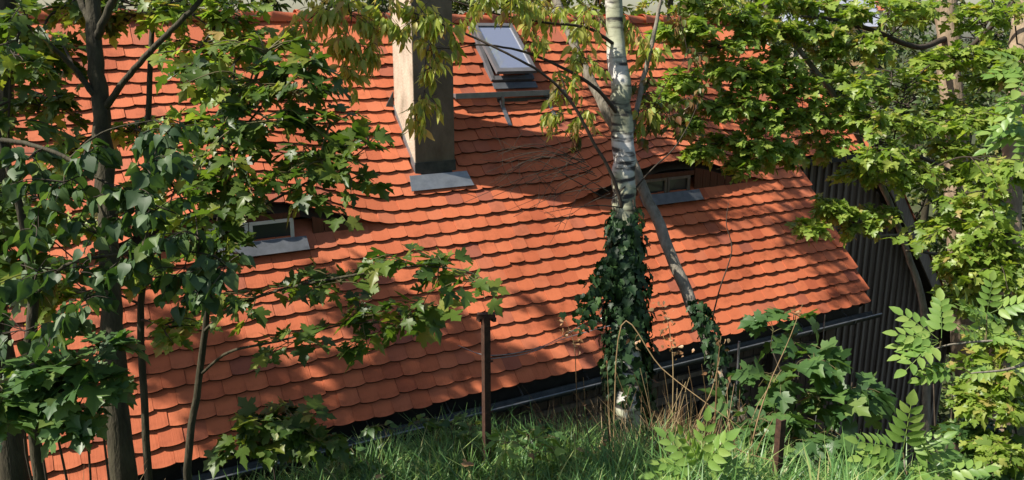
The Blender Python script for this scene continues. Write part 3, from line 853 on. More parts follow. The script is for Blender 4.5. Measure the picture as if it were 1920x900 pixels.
# sapling in front, its long arm of leaves reaching over the tiles
t = Plant('maple_sapling', 'maple sapling with a thin bent stem and a leafy arm reaching over the tiles', 'tree', G3(345, 4.9), 'maple', 'maple', .092, 'darkbark', twigmat='greentwig', spread=.42)
t.limb('trunk', [G3(343, 4.9), at(352, 880, 4.85), at(372, 720, 4.8), at(388, 590, 4.7), at(410, 420, 4.6), at(430, 240, 4.6), at(440, 120, 4.6)], [.028, .023, .021, .018, .014, .010, .005], 8)
t.px('branch', [(384, 620, 4.7), (430, 580, 4.6), (520, 545, 4.45), (640, 520, 4.3), (760, 500, 4.2), (860, 505, 4.15), (905, 522, 4.1)], [.010, .009, .008, .007, .005, .004, .0025], seg=6)
t.px('branch', [(378, 700, 4.78), (430, 660, 4.6), (520, 640, 4.5), (640, 610, 4.4), (760, 600, 4.3)], [.009, .008, .006, .004, .0025], seg=6)
t.px('branch', [(405, 450, 4.6), (470, 400, 4.5), (560, 350, 4.4), (640, 310, 4.35), (705, 262, 4.3)], [.009, .008, .006, .004, .0025], seg=6)
t.px('branch', [(425, 280, 4.6), (490, 200, 4.5), (540, 140, 4.45), (600, 80, 4.4)], [.008, .006, .004, .0025], seg=6)
for (x, y, d, r_, tw, pe) in ((470, 150, 4.5, .26, 8, 6), (520, 240, 4.4, .24, 8, 6), (440, 290, 4.5, .24, 7, 6), (540, 320, 4.4, .24, 7, 6), (585, 130, 4.4, .18, 6, 5), (600, 300, 4.35, .18, 6, 5), (660, 340, 4.35, .13, 4, 4), (690, 270, 4.3, .12, 4, 4), (440, 390, 4.5, .24, 5, 5), (425, 465, 4.5, .16, 6, 6), (350, 470, 4.6, .2, 5, 5), (600, 380, 4.4, .16, 3, 4), (420, 230, 4.5, .22, 6, 5), (380, 330, 4.6, .24, 6, 5), (500, 90, 4.5, .2, 6, 5), (620, 230, 4.4, .14, 4, 4), (560, 180, 4.4, .2, 5, 5), (400, 130, 4.6, .2, 5, 5), (460, 350, 4.5, .2, 5, 5)):
    t.spray(at(x, y, d), r_ * 1.6, tw + 2, pe + 1)
for (x, y, d, r_, tw, pe) in ((480, 560, 4.5, .18, 5, 4), (570, 560, 4.4, .18, 5, 5), (640, 530, 4.3, .14, 5, 4), (700, 590, 4.35, .15, 5, 4), (640, 610, 4.4, .15, 5, 4), (760, 490, 4.2, .12, 4, 4), (830, 500, 4.15, .12, 4, 4), (885, 530, 4.1, .10, 4, 3), (800, 570, 4.2, .10, 4, 3), (760, 620, 4.3, .13, 4, 4), (690, 650, 4.35, .12, 4, 3), (540, 650, 4.5, .14, 4, 4)):
    t.spray(at(x, y, d), (r_ * 1.9, r_ * 1.9, r_ * .8), tw + 2, pe, limb_r=.004)
t.done(300)

# poplar sapling with bluish round leaves at the left edge
t = Plant('poplar_sapling', 'poplar sapling with bluish heart shaped leaves growing beside the forked maple', 'tree', G3(60, 4.4), 'poplar', 'poplar', .070, 'darkbark', spread=.75, hang=.55)
t.limb('trunk', [G3(62, 4.4), at(56, 720, 4.35), at(62, 560, 4.3), at(40, 400, 4.2), at(0, 262, 4.1), at(-40, 120, 4.1)], [.034, .03, .026, .02, .015, .008], 8)
t.px('branch', [(0, 262, 4.1), (60, 272, 4.0), (130, 298, 3.9), (190, 338, 3.85), (260, 372, 3.8), (330, 400, 3.8)], [.013, .012, .010, .008, .006, .003], seg=6)
t.px('branch', [(130, 298, 3.9), (170, 262, 3.9), (215, 240, 3.9), (290, 225, 3.9)], [.007, .006, .004, .002], seg=5)
t.px('branch', [(60, 560, 4.3), (120, 500, 4.1), (200, 480, 4.0), (300, 470, 3.9), (400, 480, 3.9), (450, 520, 3.9)], [.012, .010, .008, .006, .004, .002], seg=6)
t.px('branch', [(55, 700, 4.35), (110, 600, 4.1), (190, 560, 4.0)], [.010, .007, .003], seg=6)
for (x, y, d, r_) in ((50, 300, 3.9, .20), (110, 350, 3.8, .20), (160, 280, 3.8, .14), (250, 370, 3.8, .15), (160, 430, 3.8, .2), (60, 420, 3.9, .22), (270, 310, 3.8, .16), (320, 260, 3.9, .16), (290, 400, 3.8, .16), (60, 520, 4.0, .22), (150, 510, 3.9, .2), (150, 570, 3.9, .16), (370, 440, 3.8, .17), (420, 500, 3.9, .16), (110, 610, 4.0, .22), (340, 530, 3.9, .15), (400, 560, 3.9, .14), (30, 620, 4.1, .2), (270, 480, 3.8, .14)):
    t.spray(at(x, y, d), r_ * 1.3, 7, 7, limb_r=.004)
t.done(300)

# low maple bush at the foot of the trunks
t = Plant('maple_bush', 'low maple bush with broad leaves at the foot of the forked trunk', 'shrub', G3(110, 4.3), 'maple', 'shrub', .125, 'twig', twigmat='greentwig')
for k in range(5):
    x = 60 + 30 * k
    t.limb('stem', [G3(x + rng.uniform(-25, 25), 4.3 + rng.uniform(-.2, .2)), at(x + rng.uniform(-25, 25), 850, 4.25), at(x + rng.uniform(-30, 30), 790, 4.2), at(x + rng.uniform(-60, 60), 730, 4.15)], [.007, .006, .004, .002], 6)
for (x, y, d, r_) in ((40, 690, 4.2, .2), (110, 700, 4.1, .2), (160, 720, 4.1, .18), (60, 770, 4.1, .2), (130, 780, 4.1, .16), (10, 740, 4.1, .2), (190, 660, 4.2, .14)):
    t.spray(at(x, y, d), r_, 6, 6, limb_r=.006)
t.done(300)

# seedling at the eave
t = Plant('maple_seedling', 'small maple seedling in front of the gutter where the grass begins', 'shrub', G3(515, 5.5), 'maple', 'maple', .13, 'twig', twigmat='greentwig')
t.limb('stem', [G3(515, 5.5), at(512, 850, 5.5), at(520, 780, 5.5)], [.008, .006, .003], 6)
for (x, y, r_) in ((500, 790, .16), (550, 780, .16), (460, 800, .14), (520, 830, .16), (570, 810, .12), (440, 840, .14), (600, 830, .1)):
    t.spray(at(x, y, 5.45), r_, 5, 5, limb_r=.004)
t.done(300)

# ------------------------------------------------------------------ the birch with ivy, and its leaning neighbour
t = Plant('birch_tree', 'white barked birch with its lower trunk wrapped in ivy', 'tree', G3(1180, 6.5), 'lance', 'yellow', .10, 'birch', spread=.9, hang=.9)
t.limb('trunk', [G3(1182, 6.5), at(1178, 700, 6.55), at(1173, 540, 6.65), at(1171, 400, 6.75), at(1169, 280, 6.85), at(1160, 150, 6.95), at(1152, 20, 7.05), at(1146, -150, 7.05), at(1146, -150, 7.05) + [.05, .05, 1.4], at(1146, -150, 7.05) + [.1, .1, 3.2]], [.14, .108, .102, .10, .096, .086, .076, .068, .05, .015], 14, .03)
t.px('branch', [(1172, 412, 6.68), (1150, 335, 6.6), (1112, 265, 6.5), (1070, 190, 6.4), (1020, 140, 6.3), (950, 100, 6.2), (870, 62, 6.2), (790, 30, 6.2), (700, -10, 6.2)], [.016, .014, .013, .012, .010, .009, .008, .006, .003], seg=6, bark='twig')
t.px('branch', [(1160, 215, 6.85), (1120, 168, 6.7), (1060, 130, 6.6), (985, 98, 6.5), (905, 84, 6.4), (850, 92, 6.3)], [.018, .015, .012, .010, .007, .003], seg=6, bark='twig')
t.px('branch', [(1150, 82, 6.95), (1100, 52, 6.8), (1020, 42, 6.6), (940, 28, 6.5), (860, 5, 6.4), (740, -40, 6.3)], [.016, .013, .010, .008, .006, .003], seg=6, bark='twig')
t.px('branch', [(1170, 300, 6.95), (1192, 215, 7.05), (1207, 145, 7.1), (1224, 75, 7.1), (1238, 5, 7.1), (1262, -110, 7.2)], [.026, .024, .022, .019, .016, .006], seg=8, bark='greybark')
t.px('branch', [(1172, 350, 6.7), (1140, 372, 6.6), (1080, 340, 6.4), (1000, 300, 6.3), (930, 340, 6.2)], [.007, .006, .004, .003, .0015], seg=5, bark='twig')
t.px('branch', [(1174, 390, 6.7), (1120, 385, 6.5), (1060, 392, 6.4), (1020, 400, 6.3)], [.006, .005, .003, .0015], seg=5, bark='twig')
t.px('branch', [(1176, 372, 6.8), (1220, 320, 6.8), (1262, 280, 6.8), (1292, 232, 6.8), (1310, 190, 6.8)], [.008, .007, .006, .004, .002], seg=5, bark='twig')
for k in range(16):
    x0 = rng.uniform(1080, 1165); y0 = 280 + (x0 - 1080) * 1.3; d0 = 6.5
    x1 = x0 - rng.uniform(60, 230); y1 = y0 + rng.uniform(-40, 110)
    pts = [at(x0, y0, d0), at((x0 + x1) / 2 + rng.normal(0, 12), (y0 + y1) / 2 - rng.uniform(5, 40), d0 - .15), at(x1, y1, d0 - .3)]
    P_, r_ = smooth_path(pts, [.0035, .0025, .0012], 5); t.tw.tube(P_, r_, 4, cap=False)
    for j in range(3):
        i = int(rng.integers(4, len(P_) - 1)); e = P_[i] + RT * rng.uniform(-.3, .1) + UP * rng.uniform(-.2, .2)
        t.tw.tube([P_[i], (P_[i] + e) / 2 + rng.normal(0, .015, 3), e], [.002, .0016, .001], 4, cap=False)
for q in ((3.2, 7.2, 2.2), (5.2, 7.6, 2.4), (4.2, 8.4, 2.9), (5.8, 7.0, 3.0), (3.6, 6.6, 3.4), (5.0, 8.6, 3.6), (6.4, 8.2, 2.6)):
    t.limb('branch', [at(1148, -220, 7.25), (at(1148, -220, 7.25) + np.array(q)) / 2 + [0, 0, .2], q], [.025, .016, .006], 6, bark='twig')
for (x, y, d, r_, tw, pe) in ((600, 20, 6.2, .26, 8, 9), (660, 30, 6.2, .26, 9, 9), (720, 30, 6.2, .24, 9, 9), (780, 40, 6.2, .22, 8, 8), (640, 95, 6.2, .18, 7, 8), (690, 90, 6.2, .16, 6, 8), (840, 50, 6.2, .2, 7, 8), (650, 150, 6.2, .14, 5, 7), (560, 60, 6.2, .18, 6, 8), (800, 95, 6.2, .15, 5, 6), (900, 0, 6.3, .18, 6, 8), (970, 0, 6.4, .18, 6, 8), (1030, 20, 6.6, .22, 7, 8), (1100, 40, 6.8, .22, 7, 8), (1010, 60, 6.4, .14, 4, 6), (1060, 160, 6.5, .2, 6, 7), (1090, 210, 6.6, .18, 5, 7), (1040, 210, 6.5, .14, 4, 6), (1100, 110, 6.7, .2, 6, 7), (1190, 60, 7.1, .2, 6, 7), (800, 200, 6.2, .13, 5, 7), (775, 225, 6.2, .10, 3, 5), (820, 130, 6.2, .12, 4, 6), (1220, 100, 7.1, .2, 6, 7), (1210, 220, 7.0, .18, 6, 8)):
    t.spray(at(x, y, d), (r_, r_, r_ * 1.0), int(tw * 1.5), pe + 3, limb_r=.004, arch=.05)
t.size = .10
for k in range(95):
    e = rng.normal(0, 1, 3); e = e / np.linalg.norm(e) * rng.uniform(.05, 1) ** .45
    q = np.array([4.8, 8.35, 2.6]) + e * np.array([2.1, 1.35, 1.4])
    if q[1] > 8.3 and q[0] < 3.2: continue
    t.spray(q, .36, 7, 15, size=.085)
for q in ((5.2, 8.0, 1.3), (5.8, 8.2, 1.5), (6.2, 7.9, 1.7), (5.5, 8.5, 1.9), (6.4, 8.5, 1.3), (5.9, 7.7, 2.2), (4.9, 8.3, 2.1), (6.6, 8.1, 2.0), (5.0, 9.0, 2.0), (5.6, 9.2, 2.3)):
    t.spray(np.array(q) + rng.normal(0, .12, 3), .45, 9, 16, size=.09)
t.done(300)

t = Plant('leaning_trunk_tree', 'grey tree leaning across behind the ivy covered birch', 'tree', G3(1352, 6.55), 'birch', 'autumn', .07, 'greybark', spread=.9, hang=.8)
t.limb('trunk', [at(1392, 800, 6.45), at(1334, 655, 6.65), at(1278, 525, 6.85), at(1217, 378, 7.05), at(1160, 255, 7.2), at(1102, 140, 7.3), at(1052, 25, 7.4), at(1025, -60, 7.5), at(990, -260, 7.7)], [.07, .056, .052, .048, .046, .043, .038, .03, .012], 10, .06)
t.px('branch', [(1335, 600, 6.75), (1350, 540, 6.7), (1372, 470, 6.7), (1362, 420, 6.7), (1366, 380, 6.7)], [.007, .006, .005, .004, .002], seg=5, bark='twig')
t.px('branch', [(1075, 90, 7.35), (1110, 20, 7.3), (1130, -60, 7.3)], [.014, .010, .004], seg=6)
for (x, y, d, r_) in ((1230, 190, 7.1, .18), (1260, 230, 7.1, .16), (1210, 250, 7.1, .14), (1290, 110, 7.2, .2), (1270, 40, 7.2, .22), (1120, 20, 7.3, .2), (1200, 150, 7.1, .14), (1000, -20, 7.4, .2), (1080, 250, 7.2, .12), (1300, 180, 7.1, .16)):
    t.spray(at(x, y, d), (r_, r_, r_ * 1.1), 6, 8, limb_r=.004, arch=.05)
t.done(300)

# ivy on the birch
ivy = empty('ivy', G3(1180, 6.45), 'dark green ivy climbing the lower trunk of the white birch', 'ivy')
lv = Leaves('ivy', 'ivy'); mb = MB()
for k in range(7):
    a = rng.uniform(0, 2 * math.pi); pts = []
    for y in np.linspace(760, 400 + rng.uniform(-30, 90), 14):
        c = at(1172 + (y - 400) * .018, y, 6.6); rr = .11 + .00002 * y; a += rng.normal(0, .3)
        pts.append(c + np.array([math.cos(a) * rr, math.sin(a) * rr, 0]))
    mb.tube(pts, .007, 5)
o = mb.build('stem', M['twig'], ivy, True)
for k in range(2100):
    f = rng.uniform(0, 1); y = 385 + 440 * f
    wob = 1 + .35 * max(0, math.sin((f - .12) * 3.0)) * rng.uniform(.4, 1.2)
    a = rng.uniform(0, 2 * math.pi); c = at(1172 + (y - 400) * .018, y, 6.6)
    if f < .12 and rng.uniform() > f * 8: continue
    rr = (.088 + .075 * rng.uniform(0, 1) ** 1.5) * wob
    out = np.array([math.cos(a), math.sin(a), 0])
    lv.put(c + out * rr, np.array([0, 0, -1.0]) + out * .5 + rng.normal(0, .35, 3), out + np.array([0, 0, .5]) + rng.normal(0, .25, 3), rng.uniform(.035, .105))
for k in range(170):      # a loose shoot hanging out to the left
    f = rng.uniform(0, 1); c = at(1150 - 55 * f, 500 + 110 * f ** 1.4, 6.5)
    lv.put(c + rng.normal(0, .055, 3), np.array([0, 0, -1.0]) + rng.normal(0, .5, 3), np.array([-.3, -.6, .6]) + rng.normal(0, .3, 3), rng.uniform(.04, .08))
lv.build(ivy, 300)

ivy2 = empty('ivy', at(1380, 770, 6.5), 'ivy creeping up the foot of the leaning grey trunk', 'ivy')
lv = Leaves('ivy', 'ivy'); mb = MB()
mb.tube([at(1394, 800, 6.38), at(1362, 715, 6.5), at(1328, 630, 6.6), at(1310, 580, 6.7)], [.008, .007, .006, .004], 5); mb.build('stem', M['twig'], ivy2, True)
for k in range(420):
    f = rng.uniform(0, 1) ** .8; c = at(1306 + 92 * (1 - f) ** 0 * (1 - f), 565 + 235 * (1 - f), 6.66 - .2 * (1 - f))
    a = rng.uniform(0, 2 * math.pi); out = np.array([math.cos(a), math.sin(a), 0]); rr = .055 + .07 * rng.uniform() * (1.4 - f)
    lv.put(c + out * rr, np.array([0, 0, -1.0]) + out * .5 + rng.normal(0, .4, 3), out + np.array([0, 0, .5]) + rng.normal(0, .3, 3), rng.uniform(.03, .075))
lv.build(ivy2, 200)

# ------------------------------------------------------------------ trees at the right
t = Plant('tan_trunk_maple', 'tall maple with sunlit tan trunk and bright leaves beside the boarded gable', 'tree', G3(1835, 10.4), 'maple', 'maple_bright', .092, 'tanbark')
t.limb('trunk', [G3(1838, 10.4), at(1826, 800, 10.3), at(1812, 620, 10.2), at(1800, 450, 10.1), at(1790, 260, 10.1), at(1777, 60, 10.1), at(1770, -120, 10.2), at(1765, -420, 10.4), at(1760, -750, 10.8)], [.28, .20, .17, .145, .135, .13, .115, .08, .03], 14)
t.px('branch', [(1778, 70, 10.1), (1720, 88, 9.6), (1640, 58, 9.0), (1570, 38, 8.6), (1500, 30, 8.3)], [.04, .032, .026, .02, .010], seg=7, bark='twig')
t.px('branch', [(1782, 120, 10.1), (1850, 60, 9.6), (1930, -30, 9.2)], [.04, .03, .015], seg=7, bark='twig')
t.px('branch', [(1795, 330, 10.1), (1740, 300, 9.2), (1660, 270, 8.4), (1600, 250, 8.0)], [.03, .024, .016, .008], seg=7, bark='twig')
t.px('branch', [(1800, 440, 10.1), (1850, 420, 9.2), (1900, 400, 8.4)], [.03, .024, .010], seg=7, bark='twig')
t.px('branch', [(1806, 520, 10.1), (1760, 480, 9.2), (1700, 470, 8.4)], [.03, .02, .010], seg=7, bark='twig')
for (x, y, d, r_) in ((1600, 160, 8.2, .34), (1650, 225, 8.0, .34), (1700, 160, 8.4, .34), (1735, 235, 8.2, .3), (1660, 300, 7.9, .34), (1720, 330, 8.0, .30), (1830, 110, 8.6, .38), (1860, 30, 8.6, .4), (1740, 20, 8.8, .36), (1670, 20, 8.8, .34), (1880, 320, 7.6, .34), (1840, 400, 7.6, .36), (1760, 440, 7.8, .34), (1890, 450, 7.4, .36), (1860, 520, 7.4, .34), (1900, 130, 8.2, .34), (1620, 90, 8.6, .28), (1840, 220, 8.0, .34), (1900, 240, 7.9, .3), (1820, 480, 7.5, .28), (1760, 120, 8.6, .24), (1790, 280, 8.6, .24), (1800, 200, 8.8, .2), (1790, 380, 8.4, .2), (1820, 330, 8.2, .22), (1560, 70, 8.5, .2), (1600, 30, 8.7, .2), (1530, 10, 8.5, .18)):
    t.spray(at(x, y, d), r_ * 1.35, 15, 12)
for (x, y, z) in ((10.6, 7.5, 2.8), (11, 7, 3.5)):
    for k in range(2): t.spray(np.array([x, y, z]) + rng.normal(0, .4, 3), .55, 7, 9)
t.done(300, 'maple_l')

t = Plant('field_maple', 'leaning field maple with small greenish brown leaves over the roof verge', 'tree', G3(1750, 9.0), 'maple', 'maple_bright', .082, 'greybark')
t.limb('trunk', [G3(1752, 9.0), at(1735, 620, 8.95), at(1700, 470, 8.9), at(1646, 330, 8.8), at(1570, 190, 8.6), at(1492, 84, 8.4), at(1420, -10, 8.3), at(1330, -140, 8.2)], [.055, .040, .034, .030, .028, .025, .022, .008], 9)
t.px('branch', [(1600, 240, 8.7), (1520, 240, 8.4), (1440, 230, 8.1), (1360, 200, 7.9), (1290, 170, 7.8)], [.018, .014, .011, .008, .003], seg=6, bark='twig')
t.px('branch', [(1690, 440, 8.9), (1620, 440, 8.5), (1550, 420, 8.2), (1500, 430, 8.0)], [.014, .011, .007, .003], seg=6)
t.px('branch', [(1480, 70, 8.4), (1420, 80, 8.2), (1350, 90, 8.0), (1290, 70, 7.9)], [.014, .011, .007, .003], seg=6, bark='twig')
for (x, y, d, r_) in ((1290, 150, 7.8, .2), (1330, 205, 7.8, .22), (1385, 190, 7.9, .24), (1425, 230, 8.0, .24), (1400, 130, 8.0, .24), (1350, 90, 8.0, .24), (1300, 60, 7.9, .24), (1450, 60, 8.2, .26), (1480, 150, 8.3, .26), (1500, 225, 8.2, .26), (1545, 275, 8.3, .24), (1440, 290, 8.0, .2), (1350, 270, 7.9, .2), (1390, 320, 7.9, .18), (1550, 110, 8.5, .22), (1560, 390, 8.2, .18), (1610, 420, 8.3, .2), (1520, 430, 8.0, .16), (1600, 330, 8.5, .22), (1280, 230, 7.8, .16), (1380, 30, 8.1, .26), (1320, 10, 8.0, .24), (1470, 0, 8.3, .26), (1650, 400, 8.5, .16), (1580, 200, 8.4, .22), (1250, 60, 7.8, .2), (1420, 150, 7.9, .2), (1240, 190, 7.7, .12), (1480, 290, 8.2, .2), (1310, 290, 7.8, .12), (1460, 110, 8.2, .24), (1520, 60, 8.4, .24), (1500, 180, 8.2, .24), (1540, 220, 8.3, .24), (1410, 60, 8.1, .22), (1360, 140, 7.9, .2), (1450, 200, 8.1, .22), (1400, 270, 7.9, .18)):
    t.spray(at(x, y, d), r_ * 1.4, 17, 12, limb_r=.005)
for (x, y, z) in ((6.6, 7.2, 1.2), (7.4, 6.6, 1.4), (6.0, 7.8, 1.6), (7.8, 7.6, 1.7)):
    for k in range(2): t.spray(np.array([x, y, z]) + rng.normal(0, .3, 3), .45, 7, 9)
t.done(300, 'maple_l')

t = Plant('brown_trunk_tree', 'brown trunked tree rising behind the pinnate branch right of the gable', 'tree', G3(1888, 9.2), 'maple', 'maple_bright', .10, 'tanbark')
t.limb('trunk', [G3(1888, 9.2), at(1886, 700, 9.2), at(1884, 560, 9.2), at(1892, 400, 9.3), at(1905, 250, 9.4), at(1915, 60, 9.6), at(1920, -200, 9.9)], [.2, .15, .14, .13, .12, .11, .06], 12)
for (x, y, d, r_) in ((1900, 590, 8.0, .26), (1850, 600, 8.3, .24), (1880, 470, 7.6, .3), (1830, 540, 7.8, .26), (1790, 500, 8.0, .2), (1905, 520, 8.2, .26), (1910, 20, 8.6, .34), (1860, 160, 8.6, .26), (1800, 560, 8.6, .2)):
    t.spray(at(x, y, d), r_ * 1.3, 12, 10)
t.done(300, 'maple_l')

# undergrowth right of the gable
for (px_, d_, lab, sprays, mt) in ((1870, 7.2, 'leafy bush at the foot of the brown trunk', ((1880, 690, 7.0, .26), (1905, 760, 6.9, .26), (1850, 760, 7.0, .26), (1890, 840, 6.8, .28), (1830, 700, 7.2, .2), (1860, 640, 7.2, .2), (1910, 650, 7.1, .2)), 'maple_bright'),
                                   (1790, 7.4, 'dim bush at the foot of the tan trunk below the gable', ((1830, 740, 7.3, .18), (1810, 810, 7.2, .2), (1850, 820, 7.2, .22), (1800, 880, 7.0, .2), (1850, 880, 6.9, .22)), 'shrub')):
    t = Plant('bush', lab, 'shrub', G3(px_, d_), 'maple', mt, .10, 'twig', twigmat='greentwig')
    for k in range(4):
        x = px_ + 25 * (k - 1.5); t.limb('stem', [G3(x, d_), at(x, 860, d_ - .05), at(x + rng.uniform(-40, 40), 720, d_ - .1)], [.014, .011, .005], 6)
    for q in sprays: t.spray(at(*q[:3]), q[3] * 1.25, 11, 10, limb_r=.006)
    t.done(300, 'maple_l')

# sycamore shrub in front of the eave's right end
t = Plant('sycamore_shrub', 'sycamore shrub with broad green leaves on upright stems under the gutter end', 'shrub', G3(1540, 6.0), 'maple', 'shrub', .15, 'twig', twigmat='greentwig', spread=.38)
tops = ((1488, 590, 6.1), (1445, 650, 6.1), (1560, 690, 6.0), (1600, 700, 6.0), (1500, 680, 5.9), (1620, 780, 5.9), (1440, 790, 5.7), (1560, 800, 5.8))
for (x, y, d) in tops:
    b0 = G3(1530 + (x - 1530) * .35, d); t.limb('stem', [b0, (b0 + at(x, y, d)) / 2 + rng.normal(0, .05, 3), at(x, y, d)], [.013, .009, .004], 6)
for (x, y, d, r_, tw, pe) in ((1490, 600, 6.1, .13, 4, 4), (1460, 640, 6.1, .16, 5, 4), (1530, 650, 6.0, .16, 4, 4), (1445, 690, 6.0, .16, 5, 5), (1510, 700, 5.9, .18, 6, 5), (1580, 670, 6.0, .15, 4, 4), (1600, 720, 6.0, .16, 5, 4), (1540, 745, 5.8, .2, 6, 5), (1480, 755, 5.8, .2, 6, 5), (1430, 780, 5.7, .18, 6, 5), (1600, 790, 5.9, .16, 5, 4), (1530, 810, 5.7, .22, 7, 5), (1470, 840, 5.6, .2, 6, 5), (1590, 850, 5.7, .2, 6, 5), (1520, 880, 5.5, .22, 7, 5), (1420, 870, 5.5, .18, 5, 5), (1630, 720, 6.0, .1, 3, 3)):
    t.spray(at(x, y, d) + rng.normal(0, .05, 3), (r_ * 1.45, r_ * 1.45, r_ * .45), max(tw - 1, 3), max(pe - 1, 3), limb_r=.004)
t.done(300)

# pinnate-leaved branches (ash) at the right
def ash(name, lab, base, stems, rosettes, size):
    t = Plant(name, lab, 'shrub' if name == 'ash_seedling' else 'tree', base, 'ash', 'ash', size, 'greybark', twigmat='greentwig')
    for st in stems: t.limb('branch', st, list(np.linspace(.016, .004, len(st))), 6)
    for (x, y, d, dirs) in rosettes:
        p = at(x, y, d)
        A = np.array([a for a, _ in t.anch]); q = A[int(np.argmin(np.linalg.norm(A - p, axis=1)))]
        t.tw.tube([q, (q + p) / 2 + [0, 0, .02], p], [.005, .004, .003], 5)
        for (dx, dy) in dirs:
            d3 = RT * dx + UP * dy * .8 + FW * rng.uniform(-.5, .3)
            t.lv.put(p + norm(d3) * .02, d3, np.array([0, 0, 1]) - FW * .55 + rng.normal(0, .18, 3), size * rng.uniform(.8, 1.15))
    t.done(300); return t
b0 = G3(1990, 5.6)
ash('ash_tree', 'young ash tree with pinnate leaves reaching before the boarded gable', b0,
    [[b0, at(1985, 800, 5.5), at(1960, 660, 5.4), at(1880, 640, 5.3), at(1790, 645, 5.25), at(1750, 655, 5.2)], [at(1975, 720, 5.45), at(1985, 450, 5.3), at(1975, 260, 5.1), at(1940, 180, 5.0), at(1900, 170, 5.0)], [at(1960, 660, 5.4), at(1900, 690, 5.3), at(1820, 700, 5.2)]],
    [(1765, 640, 5.2, ((-1, .05), (-.9, .25), (-1, -.2), (-.5, .6), (.1, .8), (-.8, -.35))), (1790, 690, 5.2, ((-1, -.1), (-.9, -.35), (-.9, .3))), (1840, 630, 5.3, ((-.8, .5), (.3, .6), (.8, .1), (-.2, .9))), (1900, 630, 5.3, ((.6, .5), (-.5, .6), (.8, -.1), (-.8, .1))), (1925, 125, 5.0, ((-1, .1), (-.9, -.2), (-.7, .4), (-.4, -.5))), (1930, 180, 5.0, ((-1, -.05), (-.9, -.3), (-.6, -.6))), (1940, 240, 5.1, ((-1, .0), (-.9, .3), (-.8, -.25), (-.4, -.6))), (1850, 590, 5.3, ((-.6, .4), (.5, .5), (0, .9))), (1880, 690, 5.3, ((-.9, -.2), (.9, -.2)))], .25)
b0 = G3(1700, 5.0)
ash('ash_seedling', 'pale green ash seedling at the foot of the boarded gable', b0, [[b0, at(1700, 920, 4.95), at(1695, 860, 4.9)], [b0, at(1740, 930, 4.95), at(1760, 890, 4.9)]],
    [(1692, 850, 4.9, ((-.1, 1), (-.8, .5), (.6, .6), (-1, 0), (.9, .1))), (1700, 890, 4.9, ((-1, .2), (.9, .3), (-.8, -.2))), (1760, 890, 4.9, ((-.3, .7), (.7, .4), (.9, -.1), (-.9, .1)))], .30)
b0 = G3(1310, 4.6)
ash('ash_seedling', 'pale yellow green seedling among the dry weeds near the iron stake', b0, [[b0, at(1310, 905, 4.55), at(1312, 880, 4.5)]],
    [(1312, 882, 4.5, ((0, 1), (-.6, .8), (.6, .8), (-1, .35), (1, .3), (-.2, .9), (.3, .7), (-1, 0), (1, 0)))], .24)

# ------------------------------------------------------------------ trees behind the house
def far_tree(px_, py_, d, rx, rz, lab, n, mat='far', leaf='birch', size=.17, name='background_tree'):
    c = at(px_, py_, d); base = np.array([c[0], c[1], float(g(c[0], c[1])) - .1])
    t = Plant(name, lab, 'tree', base, leaf, mat, size, 'darkbark', 'trees behind the house', spread=.8)
    t.limb('trunk', [base, (base + c) / 2 + rng.normal(0, .15, 3), c + [0, 0, rz * .5]], [.24, .17, .05], 8)
    for k in range(n):
        e = rng.normal(0, 1, 3); e = e / np.linalg.norm(e) * rng.uniform(.15, 1) ** .5
        t.spray(c + e * np.array([rx, rx, rz]), rng.uniform(.5, .95), 7, 13, limb_r=.03, size=size)
    t.done(0)
for q in ((60, -40, 17, 2.6, 2.4, 'dark leafy tree behind the far left end of the ridge', 40), (300, -60, 19, 2.6, 2.4, 'dense tree rising behind the ridge left of the forked trunk', 44),
          (640, -50, 18, 2.0, 1.6, 'green tree just behind the ridge left of the chimney', 40), (880, -60, 21, 2.0, 2.0, 'tree behind the ridge above the roof window', 40),
          (1060, -70, 20, 2.0, 2.2, 'yellowish tree behind the ridge left of the birch', 44), (1260, -40, 20, 2.2, 2.2, 'light green tree behind the ridge right of the birch', 46),
          (1420, -20, 24, 2.6, 2.6, 'tree behind the half hip end of the ridge', 46), (1520, 130, 30, 2.4, 2.0, 'round tree on the slope below the ochre house', 40), (1680, 20, 30, 3.0, 2.6, 'tall tree standing right of the red roofed far house', 44), (1850, 20, 30, 3.0, 2.6, 'feathery tree beyond the crown of the tan trunk', 40), (1640, 190, 22, 2.2, 2.6, 'bushy tree behind the gable in front of the far houses', 50),
          (1740, 330, 20, 2.2, 3.0, 'broad tree downhill behind the barge board', 56), (1880, 250, 21, 2.4, 3.4, 'tall tree far behind the tan trunk', 60), (1700, 560, 24, 2.5, 2.6, 'low tree on the slope below the gable', 40), (1860, 640, 20, 2.6, 2.6, 'shaded tree behind the bushes at the slope', 50)):
    far_tree(*q[:6], q[6], mat='far' if q[0] not in (1060, 1260) else 'yellow')

